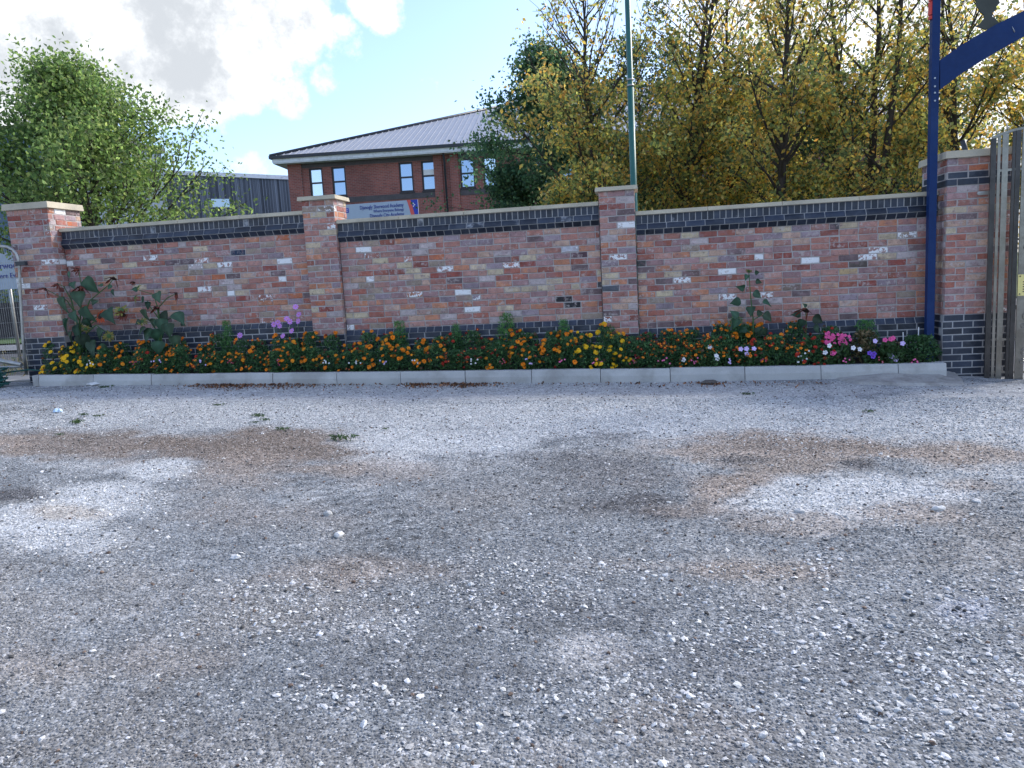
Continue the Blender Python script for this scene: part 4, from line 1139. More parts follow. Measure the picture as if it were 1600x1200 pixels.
# ------------------------------------------------------------------ left opening: sign, low wall, hedge
YS2 = 9.5
a = at(0, 400, YS2); b_ = at(104, 390, YS2); zlo = at(12, 452, YS2).z; zhi = at(22, 394, YS2).z
s2 = thing('name_board', 'pale blue grey board with blue words seen through the fence at far left', 'sign', (b_.x-.8, a.y, -.4))
mb = MB(); mb.box((b_.x-3.6, a.y, zlo), (b_.x, a.y+.04, zhi)); mb.build('board', M['sign_board'], s2)
for s_, py, h, wpx in (('Djanogly Sherwood Academy', 419.5, 12, 152), ('Where Everyone Belongs', 434.5, 10, 103)):
    k = (at(20, 420, YS2)-at(19, 420, YS2)).length; p_ = at(87, 425, YS2); z_ = at(12, py, YS2).z
    text_part(s_, h*k, (p_.x, a.y-.01, z_), (1, 0, 0), (0, 0, 1), M['sign_text'], s2, align='RIGHT', width=wpx*k)
for x in (at(14, 460, YS2).x, b_.x-.3):
    mb = MB(); mb.tube([(x, a.y+.07, -.4), (x, a.y+.07, zhi-.05)], .045, 8); mb.build('post', M['galv'], s2)
lw0 = at(60, 500, 22); lw = MB(); lw.box((lw0.x-16, 22, -.4), (lw0.x+2.5, 22.35, at(10, 473, 22).z)); o = lw.build('low_wall', M['low_wall']); tag(o, 'dark low wall across the road, seen through the fence at far left', 'wall')
cen = np.stack([rng.uniform(-14, 2.5, 5000)+lw0.x, 23.2+rng.normal(0, .45, 5000), rng.uniform(.2, 2.1, 5000)], 1)
V, Fc = leaf_cloud(cen, rng.uniform(.10, .2, 5000), 0)
hd_o = link('hedge', np_mesh('hedge', V, Fc, M['leaf'], tones(5000, [(.06, .10, .02), (.09, .12, .03), (.04, .06, .02)], [1, 1, 1]))); tag(hd_o, 'green hedge behind the low dark wall at far left', 'hedge')
bm_ = MB(); p0_ = at(-60, 300, 30); p1_ = at(75, 300, 30); bm_.box((p0_.x-14, 30, -.4), (p1_.x+1.0, 40, at(20, 205, 30).z))
far_b = thing('blue_grey_shed', 'blue grey clad building behind the green tree at far left', 'building', (p1_.x-4, 30, -.4)); bm_.build('wall', mat('blue_grey_wall', (.10, .15, .21), .7, var=.1), far_b)
bm_ = MB(); bm_.box((p0_.x-14.2, 29.8, at(20, 205, 30).z+.002), (p1_.x+1.2, 40.2, at(20, 205, 30).z+.3)); bm_.build('roof', M['gutter'], far_b)

# ------------------------------------------------------------------ lamp column
gpz = at(992, 300, 2.6); col_b = at(987.5, 210, 2.6)
lc = thing('lamp_column', 'tall green lamp column rising behind the slim pier', 'lamp column', (col_b.x, 2.6, -.36))
cx_, cy_ = col_b.x, 2.6
zj = at(984, 137, 2.6).z
mb = MB(); mb.tube([(cx_, cy_, -.36), (cx_, cy_, zj)], .054, 16); mb.build('base_shaft', M['green_paint'], lc)
mb = MB(); mb.tube([(cx_, cy_, zj+.002), (cx_, cy_, zj+.03), (cx_, cy_, zj+.032), (cx_, cy_, 9.0)], [.054, .049, .0475, .043], 16); mb.build('shaft', M['green_paint'], lc)
mb = MB()
for dz in (.0, .09): mb.tube([(cx_, cy_, zj+.02+dz), (cx_, cy_, zj+.045+dz)], .058, 16)
mb.build('strap', M['galv'], lc)
mb = MB(); mb.tube([(cx_, cy_, 9.0), (cx_, cy_-.1, 9.3), (cx_, cy_-.6, 9.45)], .03, 8); mb.build('bracket', M['green_paint'], lc)
mb = MB(); mb.prism([(cx_-.1, cy_-1.1, 9.40), (cx_+.1, cy_-1.1, 9.40), (cx_+.13, cy_-.55, 9.40), (cx_-.13, cy_-.55, 9.40)], (0, 0, .1)); mb.build('lantern', M['galv'], lc)

# ------------------------------------------------------------------ blue gateway arch
ar = thing('gateway_arch', 'dark blue steel gateway post and curved arch at the right', 'arch', (3.637, -.2, -.1))
mb = MB(); mb.box((3.602, -.245, -.1), (3.690, -.155, 4.9)); mb.build('post', M['blue_paint'], ar)
zj2 = at(1457, 167, -.265).z
mb = MB(); mb.box((3.599, -.248, zj2-.012), (3.693, -.152, zj2)); mb.box((3.5995, -.2475, zj2+.85), (3.6925, -.1525, zj2+.858)); mb.build('sleeve_edge', M['blue_paint'], ar)
up_ = [(1467, 95), (1500, 71.5), (1530, 53.5), (1560, 36.5), (1600, 17)]; lo_ = [(1467, 141), (1500, 116.5), (1530, 97.5), (1560, 79.5), (1600, 57)]
U = [at(*p, -.2) for p in up_]; L = [at(*p, -.2) for p in lo_]
# carry the curve on past the frame to its crown
def quad_ext(P, n=8, step=.25):
    xs_ = np.array([p.x for p in P]); zs_ = np.array([p.z for p in P]); c = np.polyfit(xs_, zs_, 1); s0 = c[0]
    out = list(P); x = P[-1].x; z = P[-1].z; s = (P[-1].z-P[-2].z)/(P[-1].x-P[-2].x)
    for k in range(n):
        s = s*.80; x += step; z += s*step; out.append(Vector((x, -.2, z)))
    return out
U = quad_ext(U); L = quad_ext(L)
mb = MB()
for i in range(len(U)-1):
    mb.hexa([(L[i].x, -.238, L[i].z), (L[i+1].x, -.238, L[i+1].z), (L[i+1].x, -.162, L[i+1].z), (L[i].x, -.162, L[i].z), (U[i].x, -.238, U[i].z), (U[i+1].x, -.238, U[i+1].z), (U[i+1].x, -.162, U[i+1].z), (U[i].x, -.162, U[i].z)])
mb.build('arch_beam', M['blue_paint'], ar)
for py in (121.5, 134.5, 144.5, 157):
    p_ = at(1461.5, py, -.265); mb = MB(); mb.tube([(p_.x, -.243, p_.z), (p_.x, -.255, p_.z)], .011, 8); mb.build('bolt', M['bolt'], ar)
mb = MB(); p0_ = at(1582, 41, -.25); p1_ = at(1586, 50, -.25); mb.tube([(p0_.x, -.242, p0_.z), (p1_.x, -.242, p1_.z)], [.004, .007], 6); mb.build('scratch_tag', M['bolt'], ar)
mb = MB(); za = at(1451, 31, -.2).z
z = za
for k, h in enumerate((.05, .16, .13, .2, .3)):
    mb.box((3.578, -.235, z), (3.6005, -.165, z+h-.012)); z += h
mb.build('red_flag_edge', M['red_paint'], ar)
# dark cut-out tree standing on the arch
ct = [(1524, 41), (1531, 37), (1538, 28), (1537, 23), (1531, 19), (1530, 15), (1525, 9), (1526, 4), (1521, -4), (1514, -8), (1516, -16), (1507, -22), (1512, -30), (1508, -40), (1518, -46), (1522, -56), (1535, -58), (1542, -66), (1552, -60), (1564, -58), (1570, -48), (1580, -42), (1576, -32), (1582, -24), (1574, -14), (1566, -8), (1560, 0), (1562, 5), (1556, 11), (1557, 15), (1551, 20), (1550, 26), (1556, 31), (1561, 36), (1549, 43), (1540, 47)]
P_ = [at(*p, -.2) for p in ct]
mb = MB(); mb.prism([(p.x, -.21, p.z) for p in P_], (0, .02, 0)); o = mb.build('cutout_tree', M['dark_metal']); tag(o, 'dark jagged steel cut-out of a tree standing on the blue arch', 'ornament')

# ------------------------------------------------------------------ steel gate
gx0 = at(1549, 400, -.5).x; gb = thing('steel_gate', 'open steel gate with scrollwork standing before the gate pier', 'gate', (gx0, -.5, -.32))
gdir = Vector((1, -.28, 0)).normalized(); g0 = Vector((gx0-.005, -.48, 0))
def gp_(s, z, o=0.0): return g0+gdir*s+Vector((gdir.y, -gdir.x, 0))*o+Vector((0, 0, z))
def topz(s): return 2.565+.20*s+.02*math.sin(s*8)
side = tuple(gdir)
for s, w, d in ((0, .055, .07), (.058, .03, .04), (.12, .06, .05), (.205, .03, .05), (.25, .05, .05), (.33, .085, .05), (.46, .02, .03), (.56, .03, .03), (.68, .02, .03), (.80, .03, .03), (.92, .02, .03), (1.04, .03, .03), (1.18, .05, .05)):
    mb = MB(); mb.bar(gp_(s, -.31), gp_(s, topz(s)-.01), w, d, side); mb.build('bar', M['steel_dark'] if s in (0, .05, .205, .25) else M['steel'], gb)
mb = MB()
for k in range(12):
    mb.bar(gp_(k*.1-.015, topz(k*.1)), gp_(k*.1+.085, topz(k*.1+.1)), .028, .06, (0, 0, 1))
mb.build('top_rail', M['steel'], gb)
for z in (2.18, .18, -.22):
    mb = MB(); mb.bar(gp_(.05, z), gp_(1.2, z), .025, .035, (0, 0, 1)); mb.build('rail', M['steel'], gb)
for s in (.02, .13, .30, .52, .75, 1.0):     # spiked strip on the top rail
    mb = MB(); z = topz(s)+.01; mb.tube([gp_(s+.02, z), gp_(s, z+.08), gp_(s-.04, z+.17)], [.006, .006, .003], 6); mb.tube([gp_(s-.02, z+.02), gp_(s+.02, z+.05), gp_(s+.06, z+.07)], [.006, .005, .003], 6)
    mb.build('spike', M['galv'], gb)
def scroll(cs, cz, r, fl, parent):
    mb = MB(); pts = []
    for k in range(26):
        t = k/25; a = fl*(t*4.4*math.pi*.62); rr = r*(1-.78*t); pts.append(gp_(cs+rr*math.cos(a), cz+rr*math.sin(a), .03))
    mb.tube(pts, .0065, 5); mb.build('scroll', M['steel'], parent)
for zc_ in (2.35, 1.87, 1.38, .45, .02):
    scroll(.40, zc_, .075, 1, gb); scroll(.52, zc_-.07, .07, -1, gb); scroll(.44, zc_+.11, .045, -1, gb); scroll(.66, zc_, .075, 1, gb); scroll(.36, zc_-.11, .035, 1, gb); scroll(.86, zc_-.05, .07, -1, gb)
ht = at(1538, 301.5, -.36); mb = MB(); mb.prism([(ht.x-.06, -.345, ht.z-.02), (ht.x-.075, -.345, ht.z), (ht.x-.06, -.345, ht.z+.022), (ht.x+.17, -.375, ht.z+.022), (ht.x+.17, -.375, ht.z-.02)], (0, .012, 0)); mb.build('hinge_plate', M['galv'], gb)
# yellow notice on the gate
ys = thing('yellow_notice', 'pale yellow notice plate with black lines screwed to the steel gate', 'sign', gp_(.30, .7))
zt_ = at(1590, 429, -.58).z; zb_ = at(1590, 462, -.58).z; s0_ = .285; s1_ = .78
mb = MB(); mb.prism([gp_(s0_, zb_, .045), gp_(s1_, zb_, .045), gp_(s1_, zt_, .045), gp_(s0_, zt_, .045)], tuple(Vector((gdir.y, -gdir.x, 0))*.006)); mb.build('plate', M['yellow_sign'], ys)
mb = MB(); r = random.Random(4)
for k in range(7):
    z = zt_-(zt_-zb_)*(.14+.115*k); s = s0_+.05+(.03 if k < 2 else 0)
    while s < s1_-.06:
        w = r.uniform(.02, .055); mb.prism([gp_(s, z, .0525), gp_(s+w, z, .0525), gp_(s+w, z+.011, .0525), gp_(s, z+.011, .0525)], tuple(Vector((gdir.y, -gdir.x, 0))*.001)); s += w+.011
mb.build('print', M['ink'], ys)
for s in (s0_+.02, s0_+.13, s1_-.02):
    for z in (zt_-.02, zb_+.02):
        mb = MB(); c_ = gp_(s, z, .051); mb.tube([c_, c_+Vector((gdir.y, -gdir.x, 0))*.005], .008, 8); mb.build('screw', M['ink'], ys)
# dark pipe behind the gate pier cap
pa = at(1509, 236, .75); pb_ = at(1504, 219, .75); mb = MB(); mb.tube([(pa.x, .75, pa.z-2.4), tuple(pa), tuple(pb_)], .035, 8); o = mb.build('black_pipe', M['gutter']); tag(o, 'short dark pipe end poking up behind the gate pier cap', 'pipe')

# ------------------------------------------------------------------ temporary fence and hose at the left
fp = thing('fence_panel', 'galvanised temporary fence panel with rounded corner beside the left end pier', 'fence', (-9.9, -.34, .05))
YF = -.34
tp_ = [(-6, 384), (12, 386), (20, 390), (25.5, 396), (28.5, 404), (30, 413), (32, 460), (36, 530), (41, 585)]
P_ = [at(*p, YF) for p in tp_]
mb = MB(); ext = Vector((P_[0].x-2.2, YF, P_[0].z)); mb.tube([ext]+P_, .021, 8); mb.build('tube_frame', M['galv'], fp)
zb_ = P_[-1].z+.12
mb = MB(); mb.tube([(ext.x, YF, zb_), (P_[-1].x, YF, zb_)], .018, 8); mb.build('bottom_tube', M['galv'], fp)
mb = MB(); xr_ = P_[5].x-.02; zt_ = P_[1].z
k = 0
while xr_-k*.038 > ext.x:
    x = xr_-.05-k*.038; mb.bar((x, YF, zb_), (x, YF, zt_), .0028, .0028); k += 1
for k in range(9):
    z = zb_+(zt_-zb_)*k/8; mb.bar((ext.x, YF+.004, z), (xr_, YF+.004, z), .003, .003)
mb.build('wire_mesh', M['galv'], fp)
cp = MB(); p_ = at(28, 405+7, YF); cp.box((p_.x-.02, YF-.03, p_.z-.03), (p_.x+.14, YF+.03, p_.z+.03)); cp.build('clip', M['gutter'], fp)
hc_ = G(5, 600); hs = MB(); r = random.Random(9)
for k in range(22):
    a0 = r.uniform(0, 6); rx = r.uniform(.32, .52); ry = r.uniform(.16, .26); pts = []
    zc_ = .03+k*.011; ox = r.uniform(-.05, .05); oy = r.uniform(-.04, .04)
    for j in range(25):
        a = a0+j/24*2*math.pi*.97; pts.append((hc_.x+ox+rx*math.cos(a), -.72+oy+ry*math.sin(a), hc_.z+zc_+.03*math.sin(2*a+k)))
    hs.tube(pts, .012, 6)
hs.tube([(hc_.x+.3, -.55, hc_.z+.20), (hc_.x+.6, -.42, hc_.z+.22), (hc_.x+.9, -.36, kerb_z(-8.7)+.03), (hc_.x+1.0, -.34, kerb_z(-8.7)+.02)], .012, 6)
o = hs.build('hose', M['hose'], fix=False); tag(o, 'coiled dark green hose heaped at the left end of the kerb', 'hose')
pp = MB(); pa = at(-8, 562, -.5); pb_ = at(34, 570, -.5); pp.tube([tuple(pa), tuple(pb_)], .035, 8); o = pp.build('grey_pipe', M['galv']); tag(o, 'grey pipe lying behind the hose coil, along the fence foot', 'pipe')

# ------------------------------------------------------------------ bedding plants
def rhomb(n, cen, L, W, r, up=.5):
    d = r.normal(size=(n, 3)); d[:, 2] += up; d /= np.linalg.norm(d, axis=1)[:, None]
    return d


def foliage_mesh(seed, n, rad, h, L, asp, pal, pw, open_=.0):
    r = np.random.default_rng(seed)
    a = r.uniform(0, 2*np.pi, n); u = r.random(n)**.6; z = h*(.04+.94*r.random(n)**.8)
    rr = rad*np.sqrt(np.clip(1-(z/h-.35)**2/.55, .08, 1))*np.sqrt(r.uniform(open_, 1, n))
    cen = np.stack([rr*np.cos(a), rr*np.sin(a), z], 1)
    V, Fc = leaf_cloud(cen, r.uniform(.7, 1.3, n)*L, 0, asp=asp, down=-.2, fold=.15, r=r)
    return np_mesh('foliage', V, Fc, M['plant'], tones(n, pal, pw, r))


MG = [(.042, .115, .04), (.068, .155, .055), (.10, .20, .065), (.025, .07, .03)]
FOL = [foliage_mesh(300+s, 620, .17, .42, .05, .26, MG, [3, 4, 2, 3]) for s in range(5)]


def petal_mat(name, col, var=.15):
    return mat(name, col, .6, var=var, scale=40, fine=150, spec=.25, random_amt=.12)


M['yel'] = petal_mat('petal_yellow', (.80, .50, .015)); M['ora'] = petal_mat('petal_orange', (.80, .24, .008)); M['rust'] = petal_mat('petal_rust', (.42, .055, .008)); M['maroon'] = petal_mat('petal_maroon', (.14, .008, .010)); M['gold'] = petal_mat('petal_gold', (.75, .30, .02))
M['pink'] = petal_mat('petal_pink', (.72, .10, .30)); M['mauve'] = petal_mat('petal_mauve', (.55, .24, .66)); M['lilac'] = petal_mat('petal_lilac', (.58, .45, .78)); M['wht'] = petal_mat('petal_white', (.78, .78, .80)); M['violet'] = petal_mat('petal_violet', (.16, .07, .50)); M['crimson'] = petal_mat('petal_crimson', (.32, .015, .05)); M['deepred'] = petal_mat('petal_red', (.38, .025, .015))
M['brown'] = mat('dried_brown', (.10, .06, .035), .9, var=.3); M['sfdark'] = mat('sunflower_petal', (.15, .032, .018), .7, var=.35, scale=30); M['sfdisc'] = mat('sunflower_disc', (.035, .018, .012), .9, var=.3)
M['eye'] = petal_mat('petal_eye', (.25, .06, .01))


def pompom(name, r, mp, mc, seed, cfrac=.3):
    """double marigold: rows of ruffled petals round a darker eye, facing +Z"""
    rr = random.Random(seed); b = MB(); 
    rows = ((1.0, 0.0, 11), (.78, .28, 10), (.5, .46, 8))
    for (k, z, n) in rows:
        for i in range(n):
            a = 2*math.pi*(i+rr.random()*.5)/n; da = math.pi/n*1.15; r1 = r*k*rr.uniform(.9, 1.08); r0 = r*k*.3; zz = z*r
            b.face([b.vert((r0*math.cos(a-da*.5), r0*math.sin(a-da*.5), zz+.18*r)), b.vert((r1*math.cos(a-da), r1*math.sin(a-da), zz-.05*r+rr.uniform(-.08, .1)*r)), b.vert((r1*1.06*math.cos(a), r1*1.06*math.sin(a), zz+.08*r)), b.vert((r1*math.cos(a+da), r1*math.sin(a+da), zz-.05*r+rr.uniform(-.08, .1)*r)), b.vert((r0*math.cos(a+da*.5), r0*math.sin(a+da*.5), zz+.18*r))])
    b.cm = 1; n = 7; cr = r*cfrac
    c = b.vert((0, 0, .70*r)); ring = [b.vert((cr*math.cos(2*math.pi*i/n), cr*math.sin(2*math.pi*i/n), .58*r)) for i in range(n)]
    for i in range(n): b.face([ring[i], ring[(i+1) % n], c])
    b.cm = 2; g_ = [b.vert((.34*r*math.cos(2*math.pi*i/6), .34*r*math.sin(2*math.pi*i/6), -.1*r)) for i in range(6)]; tip = b.vert((0, 0, -1.0*r))
    for i in range(6): b.face([g_[(i+1) % 6], g_[i], tip])
    return b.mesh(name, [mp, mc, M['stem']], fix=False)


def simple_flower(name, r, mp, mc, npet=5, cup=.15, cfrac=.28, wide=1.0):
    b = MB()
    for i in range(npet):
        a = 2*math.pi*i/npet; da = math.pi/npet*.98*wide
        b.face([b.vert((0, 0, 0)), b.vert((r*.7*math.cos(a-da), r*.7*math.sin(a-da), cup*r)), b.vert((r*math.cos(a-da*.5), r*math.sin(a-da*.5), cup*r*1.3)), b.vert((r*1.02*math.cos(a), r*1.02*math.sin(a), cup*r*1.1)), b.vert((r*math.cos(a+da*.5), r*math.sin(a+da*.5), cup*r*1.3)), b.vert((r*.7*math.cos(a+da), r*.7*math.sin(a+da), cup*r))])
    b.cm = 1; n = 6; cr = r*cfrac; c = b.vert((0, 0, .28*r)); ring = [b.vert((cr*math.cos(2*math.pi*i/n), cr*math.sin(2*math.pi*i/n), .10*r)) for i in range(n)]
    for i in range(n): b.face([ring[i], ring[(i+1) % n], c])
    return b.mesh(name, [mp, mc], fix=False)


FL = {
    'yellow': [pompom('flower', .030, M['yel'], M['gold'], s) for s in (1, 2)], 'orange': [pompom('flower', .031, M['ora'], M['rust'], s) for s in (3, 4)], 'gold': [pompom('flower', .027, M['gold'], M['ora'], 5, .35)],
    'signet': [simple_flower('flower', .020, M['rust'], M['gold'], 5, .1, .5), simple_flower('flower', .021, M['ora'], M['rust'], 5, .1, .4), pompom('flower', .019, M['rust'], M['gold'], 8, .45)],
    'maroon': [simple_flower('flower', .022, M['maroon'], M['gold'], 5, .1, .35), pompom('flower', .021, M['maroon'], M['rust'], 9, .3)], 'red': [pompom('flower', .026, M['deepred'], M['rust'], 6, .3)],
    'brown': [pompom('flower', .022, M['brown'], M['brown'], 12)]}
cam_v = Vector(CAM)


def flower_on(parent, me, p, s=1.0, tilt=.7):
    """flower head facing up and towards the light of the yard"""
    d = Vector((random.uniform(-.5, .5), -random.uniform(.3, 1.1), random.uniform(.35, 1.0))).normalized()
    s *= .9; o = inst('flower', me, parent, p, None, (s, s, s)); o.rotation_euler = d.to_track_quat('Z', 'Y').to_euler(); return o


def marigold(x, y, h, rad, mix, nfl, label, group, topbias=.5):
    z0 = kerb_z(x)-.03
    t = thing('marigold_plant', label, 'marigold', (x, y, z0), group)
    o = inst('foliage', random.choice(FOL), t, (x, y, z0), (0, 0, random.uniform(0, 6)), (rad/.17, rad/.17, h/.42))
    keys = list(mix); wts = [mix[k] for k in keys]
    for k in range(nfl):
        a = random.uniform(math.pi*1.0, 2*math.pi) if random.random() < .75 else random.uniform(0, math.pi)
        u = random.random()**topbias; zz = h*(.08+.95*u)
        rr = rad*math.sqrt(max(.05, 1-(zz/h-.35)**2/.55))*random.uniform(.8, 1.12)
        key = random.choices(keys, wts)[0]
        flower_on(t, random.choice(FL['brown' if random.random() < .08 else key]), (x+rr*math.cos(a), max(y+rr*math.sin(a), -.66), z0+zz), random.uniform(.68, 1.3))
    return t


ZONES = [  # photo x range, front mix, back mix, flowers, heights front/back, label
    (72, 150, {'yellow': 10, 'gold': 1}, {'yellow': 6, 'maroon': 4}, 20, .26, .46, ('clear yellow', 'at the left end')),
    (150, 215, {'orange': 4, 'gold': 4, 'yellow': 1}, {'orange': 4, 'maroon': 2, 'gold': 2}, 11, .34, .46, ('orange and yellow', 'below the tall sunflower')),
    (215, 330, {'signet': 9, 'orange': 2, 'red': 1}, {'orange': 4, 'signet': 5}, 24, .36, .46, ('tiny rust orange', 'below the shorter sunflower')),
    (330, 475, {'signet': 8, 'orange': 3, 'gold': 2}, {'orange': 4, 'signet': 6, 'maroon': 2}, 20, .38, .50, ('mixed rust and orange', 'before the left panel')),
    (475, 560, {'gold': 3, 'orange': 4, 'maroon': 2}, {'orange': 8, 'maroon': 3}, 13, .38, .50, ('rounded orange', 'at the pier under the sign')),
    (560, 700, {'orange': 8, 'gold': 5, 'maroon': 2}, {'orange': 8, 'maroon': 3, 'gold': 2}, 15, .38, .50, ('bright orange', 'before the middle panel')),
    (700, 770, {'maroon': 8, 'red': 3}, {'maroon': 10, 'red': 2}, 18, .36, .48, ('dark maroon', 'before the middle panel')),
    (770, 900, {'orange': 5, 'gold': 4, 'maroon': 4}, {'orange': 7, 'gold': 3, 'maroon': 3}, 17, .40, .54, ('orange and gold', 'before the middle panel')),
    (900, 978, {'yellow': 9, 'gold': 2}, {'yellow': 7, 'gold': 4, 'brown': 2}, 18, .44, .58, ('large yellow', 'at the column pier')),
    (978, 1025, {'maroon': 5, 'signet': 5}, {'maroon': 6, 'signet': 5}, 16, .38, .46, ('dark red', 'just right of the column pier')),
    (1025, 1120, {'signet': 10}, {'signet': 10}, 28, .38, .48, ('tiny orange', 'before the right panel')),
    (1120, 1200, {'signet': 10, 'red': 1}, {'orange': 6, 'signet': 6}, 26, .38, .60, ('mixed orange', 'round the slender sunflower')),
    (1200, 1255, {'signet': 8, 'red': 2}, {'signet': 9}, 24, .36, .52, ('tiny orange', 'right of the slender sunflower')),
    (1255, 1300, {'red': 9, 'maroon': 2}, {'red': 8, 'maroon': 3}, 16, .38, .50, ('deep red', 'left of the pink phlox')),
]
ORD = ['first', 'second', 'third', 'fourth', 'fifth', 'sixth']; NUM = ['no', 'one', 'two', 'three', 'four', 'five', 'six']
for (xa, xb, fm, bm2, nf, hf, hbk, lab) in ZONES:
    n = max(2, int(round((xb-xa)/27)))
    for k in range(n):
        px = xa+(xb-xa)*(k+.5)/n
        kind, place = lab
        p = at(px+random.uniform(-4, 4), 570, -.42); marigold(p.x, -.43+random.uniform(-.03, .03), hf*random.uniform(.74, 1.2), .165, fm, int(nf*.8), f'{ORD[k]} of {NUM[n]} {kind} marigolds in the front row {place}', f'{kind} marigolds {place}', .7)
        p = at(px+random.uniform(-6, 10), 560, -.2); marigold(p.x, -.20+random.uniform(-.03, .03), hbk*random.uniform(.76, 1.16), .165, bm2, max(4, int(nf*.62)), f'{ORD[k]} of {NUM[n]} {kind} marigolds in the back row {place}', f'{kind} marigolds {place}', .3)

# feathery unflowered plants
FE = [foliage_mesh(400+s, 620, .15, .55, .065, .11, [(.09, .25, .06), (.06, .17, .05), (.13, .28, .08)], [3, 2, 1]) for s in range(2)]
for px, pt, w, lab in ((353, 500, .7, 'thin feathery green plant rising among marigolds left of the mauve cosmos'), (623, 500, .9, 'feathery green plant against the middle panel just right of the school sign'), (712, 505, .8, 'faint feathery green plant behind the dark maroon marigolds'), (790, 488, 1.25, 'tallest feathery bright green plant in the centre of the bed'), (880, 498, .7, 'feathery green plant behind the orange and gold marigolds, left of the pier by the column'), (1150, 495, 1.0, 'feathery green plant just left of the tall slender sunflower')):
    p = at(px, pt, -.16); z0 = kerb_z(p.x)-.03; t = thing('feathery_plant', lab, 'plant', (p.x, -.16, z0)); h = p.z-z0
    inst('foliage', FE[0 if px % 2 else 1], t, (p.x, -.16, z0), (0, 0, px), (w, w*.8, h/.55))
    mb = MB(); mb.tube([(p.x, -.16, z0), (p.x+.01, -.16, z0+h*.9)], [.006, .003], 5); mb.build('stem', M['stem'], t)

# mauve cosmos
cz = thing('cosmos_plant', 'mauve cosmos with thin stems before the left wall panel', 'cosmos', (at(452, 570, -.25).x, -.25, kerb_z(-5)-.03))
COS = simple_flower('flower', .042, M['mauve'], M['gold'], 8, .1, .2, .9)
for px, py in ((462, 479.5), (467, 491.5), (448, 498), (453, 502.5), (434, 504), (428, 507), (437, 509), (466, 502), (456, 517), (442, 525), (375, 524)):
    p = at(px, py, -.27); b0 = at(450+(px-450)*.3, 560, -.25); mb = MB(); mb.tube([(b0.x, -.25, kerb_z(b0.x)-.03), ((b0.x+p.x)/2+.02, -.25, (p.z+kerb_z(b0.x))/2), (p.x, -.262, p.z-.004)], [.004, .003, .002], 4); mb.build('stem', M['stem'], cz)
    o = inst('flower', COS, cz, (p.x, -.27, p.z)); o.rotation_euler = Vector((random.uniform(-.3, .3), -1, random.uniform(.1, .6))).to_track_quat('Z', 'Y').to_euler()
inst('foliage', FE[1], cz, (cz.location.x, -.24, cz.location.z), (0, 0, 1), (1.0, .7, .75))


# sunflowers
def heart_leaf(parent, c, L, ddir, col, r, n_hint=(0, -1, .3)):
    """broad pointed leaf hanging along ddir from its stalk"""
    d = Vector(ddir).normalized(); nrm = Vector(n_hint); nrm = (nrm-d*nrm.dot(d)).normalized(); w = d.cross(nrm)
    prof = [(0, .05, 0), (.05, .30, .02), (.18, .44, .05), (.34, .45, .06), (.5, .37, .05), (.66, .26, .03), (.82, .13, 0), (1.0, .01, -.05)]
    V = []; base = Vector(c)-d*L*.35; curl = r.uniform(.15, .6); cup = r.uniform(-.25, .9); tw = r.uniform(-.5, .5)
    for i, (t, wd, lift) in enumerate(prof):
        m_ = base+d*L*t-nrm*L*curl*(t*t); wv = (w*math.cos(tw*t)+nrm*math.sin(tw*t))
        for u in (-1, -.55, 0, .55, 1):
            V.append(m_+wv*L*wd*u*(1+r.uniform(-.07, .07))+nrm*L*(cup*wd*u*u*.6+(r.uniform(-.03, .03) if abs(u) == 1 else 0)-(.015 if u == 0 else 0)))
    arr = np.array([tuple(p) for p in V]); Fc = []
    for i in range(len(prof)-1):
        for j in range(4): Fc.append((i*5+j, i*5+j+1, i*5+j+6, i*5+j+5))
    tn = np.tile(np.array(col), (len(arr), 1))*(1+r.uniform(-.12, .12)); tn[2::5] *= 1.5; tn *= np.random.default_rng(int(r.random()*1e6)).normal(1, .12, (len(arr), 1))
    me = np_mesh('leaf', arr-np.array(ORG[parent]), np.array(Fc), M['plant'], np.clip(tn, .003, .5), True)
    return link('leaf', me, parent)


def sf_head(parent, p, rad, mode, r):
    b = MB(); d = Vector((r.uniform(-.4, .4), -1, r.uniform(-.3, .4))).normalized() if mode == 'open' else Vector((r.uniform(-.7, .7), -.5, r.uniform(-1.1, -.2) if mode == 'wilt' else r.uniform(-.6, .5))).normalized()
    x_ = d.orthogonal().normalized(); y_ = d.cross(x_); P = Vector(p); n = 13
    back = mode == 'back'
    for i in range(n):
        a = 2*math.pi*i/n+r.uniform(-.1, .1); rr = rad*r.uniform(.8, 1.15); da = .22; lift = (-.15 if mode == 'open' else (r.uniform(.3, 1.1) if mode == 'wilt' else r.uniform(-.6, .2)))*rad
        if mode == 'wilt' and r.random() < .35: continue
        o_ = lambda q_, ang, lf: P+(x_*math.cos(ang)+y_*math.sin(ang))*q_+d*lf
        b.poly([o_(rad*.35, a-da, 0), o_(rr*.8, a-da*.9, lift*.6), o_(rr*1.1, a, lift), o_(rr*.8, a+da*.9, lift*.6), o_(rad*.35, a+da, 0)])
    b.cm = 1; c = b.vert(P+d*rad*.18); ring = [b.vert(P+(x_*math.cos(2*math.pi*i/10)+y_*math.sin(2*math.pi*i/10))*rad*.42+d*rad*.05) for i in range(10)]; cb = b.vert(P-d*rad*.3)
    for i in range(10): b.face([ring[i], ring[(i+1) % 10], c]); b.face([ring[(i+1) % 10], ring[i], cb])
    mats = {'open': [M['rust'], M['sfdisc']], 'wilt': [M['sfdark'], M['sfdisc']], 'back': [petal_back, M['stem']]}[mode]
    return b.build('flower_head', mats, parent, fix=False)


petal_back = petal_mat('sunflower_sepal', (.22, .20, .05))
SGR = (.026, .066, .038)


